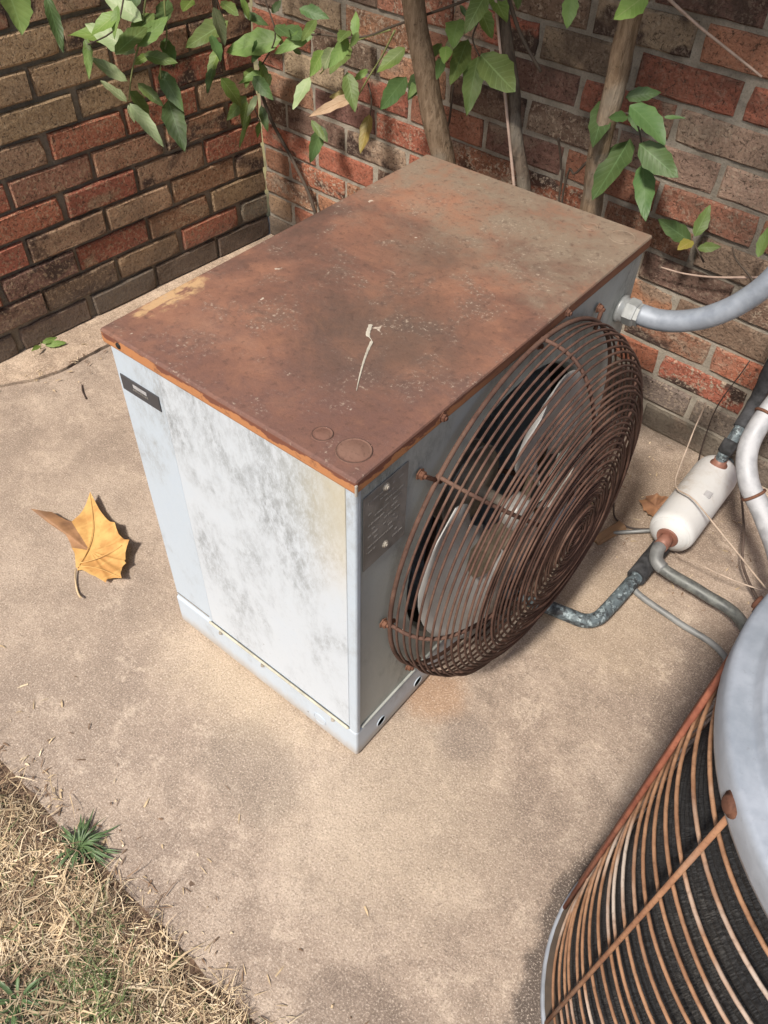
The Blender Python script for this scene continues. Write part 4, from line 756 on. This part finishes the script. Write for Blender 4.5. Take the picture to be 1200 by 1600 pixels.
# ------------------------------------------------------------------ litter: fallen leaf, dead leaf, twigs, seedlings
lf = empty('fallen_leaf', (-.68, .0, 0)); tag(lf, 'large golden fallen maple leaf lying curled on the slab', 'leaf')
OUT = [(-0.6511, -0.0559, 0.006), (-0.6227, -0.0463, 0.008), (-0.5804, -0.0413, 0.012), (-0.5809, -0.0301, 0.014), (-0.5583, -0.0194, 0.022), (-0.5772, -0.0056, 0.02), (-0.5791, 0.0081, 0.024), (-0.5889, 0.014, 0.024), (-0.614, 0.0459, 0.032), (-0.6318, 0.0431, 0.028), (-0.6767, 0.0589, 0.026), (-0.7133, 0.06, 0.02), (-0.7889, 0.0831, 0.02), (-0.7668, 0.0474, 0.014), (-0.7601, 0.0129, 0.008), (-0.8071, 0.0013, 0.016), (-0.8413, -0.023, 0.02), (-0.7795, -0.0183, 0.01), (-0.7523, -0.0122, 0.006), (-0.708, -0.0267, 0.004), (-0.6599, -0.0527, 0.004)]
def mapleaf(name, parent, out, centre, mats, split):
    bm = B(); uvl = bm.loops.layers.uv.new('UVMap'); o = parent.location; C = Vector(centre); dense = []
    n = len(out)
    for i in range(n):
        a, b = Vector(out[i]), Vector(out[(i + 1) % n])
        for k in range(3):
            p = a.lerp(b, k / 3)
            if k: p += (C - p).normalized() * .0035 * (1 if k == 1 else .7)
            dense.append(p)
    rings = []; m = len(dense)
    for q in (1, .75, .5, .25):
        ring = []
        for i, p in enumerate(dense):
            v = C.lerp(p, q); v.z = C.z + (p.z - C.z) * q ** 1.6 + .0016 * math.sin(i * 1.1) * q; ring.append(bm.verts.new(v - o))
        rings.append(ring)
    c = bm.verts.new(C - o)
    def mk(vs, i, q):
        f = bm.faces.new(vs); f.smooth = True; f.material_index = 1 if split(i // 3) else 0
        for l in f.loops: 
            l[uvl].uv = (.5 + l.vert.co.x * 3, .3 + l.vert.co.y * 6)
    for r0, r1 in zip(rings[:-1], rings[1:]):
        for i in range(m): mk((r0[i], r0[(i + 1) % m], r1[(i + 1) % m], r1[i]), i, 0)
    for i in range(m): mk((rings[-1][i], rings[-1][(i + 1) % m], c), i, 0)
    bmesh.ops.recalc_face_normals(bm, faces=bm.faces[:])
    return build(name, bm, mats, parent)
mapleaf('blade', lf, OUT, (-.672, -.010, .007), [MAT['fallen'], MAT['fallen2']], lambda i: 14 <= i <= 18)
def veins(parent, paths, r, mat):
    bm = B()
    for p in paths: Q = smoothpath(p, 4); add_tube(bm, [Vector(v) - parent.location for v in Q], [r * (1 - .7 * i / (len(Q) - 1)) for i in range(len(Q))], 5)
    return build('vein', bm, mat, parent)
veins(lf, [[(-.6545, -.052, .0075), (-.672, -.016, .0095), (-.70, .019, .0135), (-.735, .047, .0175), (-.785, .080, .0215)], [(-.660, -.042, .0080), (-.638, -.012, .0135), (-.618, .030, .028)], [(-.657, -.048, .0075), (-.62, -.030, .0130), (-.565, -.020, .0225)]], .0013, MAT['fallen'])
stem(lf, [(-.652, -.0545, .007), (-.635, -.0692, .005), (-.610, -.0851, .004), (-.590, -.0915, .010)], .0014, .0021, MAT['straw'], 'petiole')
dl = empty('dead_leaf', (.125, .815, 0)); tag(dl, 'crumpled orange brown dead leaf beside the white drier', 'leaf')
o2 = [(.125 + .036 * math.cos(i * .52) * (1 if i % 2 else .78) * (1 + .25 * mnoise.noise(Vector((i * 1.7, 0, 0)))), .815 + .042 * math.sin(i * .52) * (1 if i % 2 else .78) * (1 + .25 * mnoise.noise(Vector((i * 1.7, 0, 0)))), .004 + .022 * ((i * 7) % 5) / 4) for i in range(12)]
mapleaf('blade', dl, o2, (.125, .815, .012), [MAT['fallen2'], MAT['fallen2']], lambda i: False)
db = empty('bark_flake', (.085, .69, 0)); tag(db, 'pale tan bark flake on the slab behind the fan guard', 'bark')
bm = B(); add_box(bm, (-.010, -.04, .002), (.010, .04, .014), .003, 1)
for v in bm.verts: v.co.x += .006 * mnoise.noise(v.co * 90); v.co.z += .008 * mnoise.noise(v.co * 40 + Vector((3, 0, 0)))
build('flake', bm, MAT['leaftan'], db); db.rotation_euler = (0, 0, -.25)
for nm, lab, pts, r, mt in (('twig', 'long pale twig arching over the white drier', [(.106, 1.0, .16), (.146, .806, .115), (.205, .747, .135), (.322, .686, .12), (.389, .626, .14)], .0019, 'twig'), ('twig', 'pale twig on the slab in front of the liquid pipe', [(.219, .689, .045), (.311, .671, .07), (.384, .696, .06)], .0015, 'twig'),
        ('vine_stem', 'dark brown stem rising past the right end of drier', [(.25, .88, .10), (.30, .80, .075), (.332, .738, .05), (.386, .695, .03)], .003, 'twigdark'), ('hanging_wire', 'thin dark wire hanging down the bricks left of the riser', [(.153, .985, .30), (.135, .985, .20), (.130, .985, .12), (.140, .985, .02)], .0016, 'wire'),
        ('twig', 'tiny dark twig on the bare slab near the left wall', [(-1.112, .30, .003), (-1.09, .286, .004), (-1.062, .274, .003)], .0017, 'twigdark')):
    o = empty(nm, pts[-1]); tag(o, lab, 'wire' if 'wire' in nm else 'twig'); stem(o, pts, r * .7, r, MAT[mt], 'stalk')
sd = empty('seedling', (-1.30, .32, .004)); tag(sd, 'tiny pale green seedling sprouting at the foot of left wall', 'plant')
for a, b in (((-1.298, .318, .02), (-1.285, .288, .026)), ((-1.298, .325, .022), (-1.286, .362, .028)), ((-1.296, .33, .015), (-1.268, .372, .014))): put_leaf(sd, a, b, .35, 3)
stem(sd, [(-1.305, .32, .004), (-1.302, .322, .012), (-1.30, .325, .024)], .0012, .0010, MAT['stem'], 'stem')

# ------------------------------------------------------------------ grass
def grass(n, xr, yr, seed, edge=True, lrange=(.014, .046), wd=.00058):
    rg = random.Random(seed); V = []; F = []; MI = []
    for i in range(n):
        x = rg.uniform(*xr); y = rg.uniform(*yr)
        if edge:
            e = edge_y(x) - .030 + .022 * mnoise.noise(Vector((x * 14, 0, 9)))
            if y > e: 
                if rg.random() > .8 * math.exp(-(y - e) / .012): continue
        nz = mnoise.noise(Vector((x * 9, y * 9, 1.7))); nz2 = mnoise.noise(Vector((x * 5 + 7, y * 5, 4)))
        g = nz * .8 - .12 + .62 * math.exp(-(((x + .03) / .10) ** 2 + ((y + .47) / .07) ** 2)) + .55 * math.exp(-(((x + .30) / .06) ** 2 + ((y + .52) / .05) ** 2))
        lie = rg.random() < .72
        L = rg.uniform(*lrange); a = rg.uniform(0, 2 * math.pi); el = rg.uniform(-.05, .35) if lie else rg.uniform(.4, 1.3)
        green = rg.random() < max(.03, min(.8, (g - .15) * .9))
        mi = 3 if green else rg.choices((0, 1, 2), (5, 3.2, 3.2 + 4 * max(0, nz2)))[0]
        if green: el = rg.uniform(.2, 1.25)
        d = Vector((math.cos(a) * math.cos(el), math.sin(a) * math.cos(el), math.sin(el))); s = Vector((-math.sin(a), math.cos(a), rg.uniform(-.4, .4))) * wd * rg.uniform(.7, 1.5)
        b = Vector((x, y, rg.uniform(-.012, .014) if lie else -.01)); b.z += .008 * mnoise.noise(Vector((x * 12, y * 12, 0)))
        bend = Vector((rg.uniform(-.4, .4), rg.uniform(-.4, .4), -.35 if not lie else rg.uniform(-.2, .2))) * L
        p1 = b + d * L * .5; p2 = b + d * L + bend * .6
        k = len(V); V += [b - s, b + s, p1 + s * .8, p1 - s * .8, p2]; F += [(k, k + 1, k + 2, k + 3), (k + 3, k + 2, k + 4)]; MI += [mi, mi]
    me = bpy.data.meshes.new('dry_grass'); me.from_pydata(V, [], F)
    for nme in ('straw', 'straw2', 'brown', 'gblade', 'weed'): me.materials.append(MAT[nme])
    me.polygons.foreach_set('material_index', MI); me.update()
    return link(bpy.data.objects.new('dry_grass', me))
g1 = grass(60000, (-.75, .24), (-.72, -.33), 5); tag(g1, 'matted dry straw grass with green blades along the slab edge', 'grass', kind='stuff')
g2 = grass(26000, (-2.2, 1.8), (-2.4, -.37), 6, True, (.03, .075), .0012); tag(g2, 'thinner dry lawn continuing beyond the slab edge', 'grass', kind='stuff')
def weedplant(x, y, n, L, lab, seed):
    rg = random.Random(seed); o = empty('weed', (x, y, 0)); tag(o, lab, 'weed'); 
    for i in range(n):
        a = rg.uniform(0, 6.28); el = rg.uniform(.15, 1.1); l = L * rg.uniform(.6, 1.1); d = Vector((math.cos(a) * math.cos(el), math.sin(a) * math.cos(el), math.sin(el))); s = Vector((-math.sin(a), math.cos(a), 0)) * rg.uniform(.0010, .0024); bm = B(); prev = None
        for k in range(5):
            t = k / 4; w = s * (math.sin(math.pi * (.12 + .86 * t)) + .05); p = d * l * t + Vector((0, 0, -.6 * l * t * t + .004)); p.z = max(p.z, .002 + .004 * t)
            q = [bm.verts.new(p - w), bm.verts.new(p + Vector((0, 0, -.0006))), bm.verts.new(p + w)]
            if prev:
                for j in range(2): f = bm.faces.new((prev[j], prev[j + 1], q[j + 1], q[j])); f.smooth = True
            prev = q
        build('leaf', bm, MAT['weed'], o)
weedplant(-.218, -.372, 70, .062, 'dark green weed tuft growing over the slab edge', 1)
weedplant(-.115, -.545, 60, .075, 'green weed tuft in the grass at the bottom left corner', 2)

def litter(n, seed):
    rg = random.Random(seed); V = []; F = []; MI = []
    for i in range(n):
        u = rg.random()
        if u < .55: x = rg.uniform(-.75, .35); y = edge_y(x) + rg.expovariate(1 / .035)
        elif u < .8: x = rg.uniform(.02, .5); y = rg.uniform(.62, 1.02)
        else: y = rg.uniform(.0, .6); x = crx(y) + rg.gauss(0, .03)
        L = rg.uniform(.003, .02); a = rg.uniform(0, 6.28); d = Vector((math.cos(a), math.sin(a), 0)) * L; w = Vector((-math.sin(a), math.cos(a), 0)) * rg.uniform(.0005, .0016); b = Vector((x, y, .0055 if x < -1.1 else .0015)); hgt = Vector((0, 0, rg.uniform(.0006, .003)))
        k = len(V); V += [b - w, b + w, b + d * .5 + w + hgt, b + d * .5 - w + hgt, b + d]; F += [(k, k + 1, k + 2, k + 3), (k + 3, k + 2, k + 4)]; m = rg.choice((0, 0, 1, 2, 2)); MI += [m, m]
    me = bpy.data.meshes.new('plant_litter'); me.from_pydata(V, [], F)
    for nme in ('straw', 'straw2', 'brown'): me.materials.append(MAT[nme])
    me.polygons.foreach_set('material_index', MI); me.update(); return link(bpy.data.objects.new('plant_litter', me))
tag(litter(420, 4), 'tiny straw and leaf crumbs scattered on the slab', 'litter', kind='stuff')
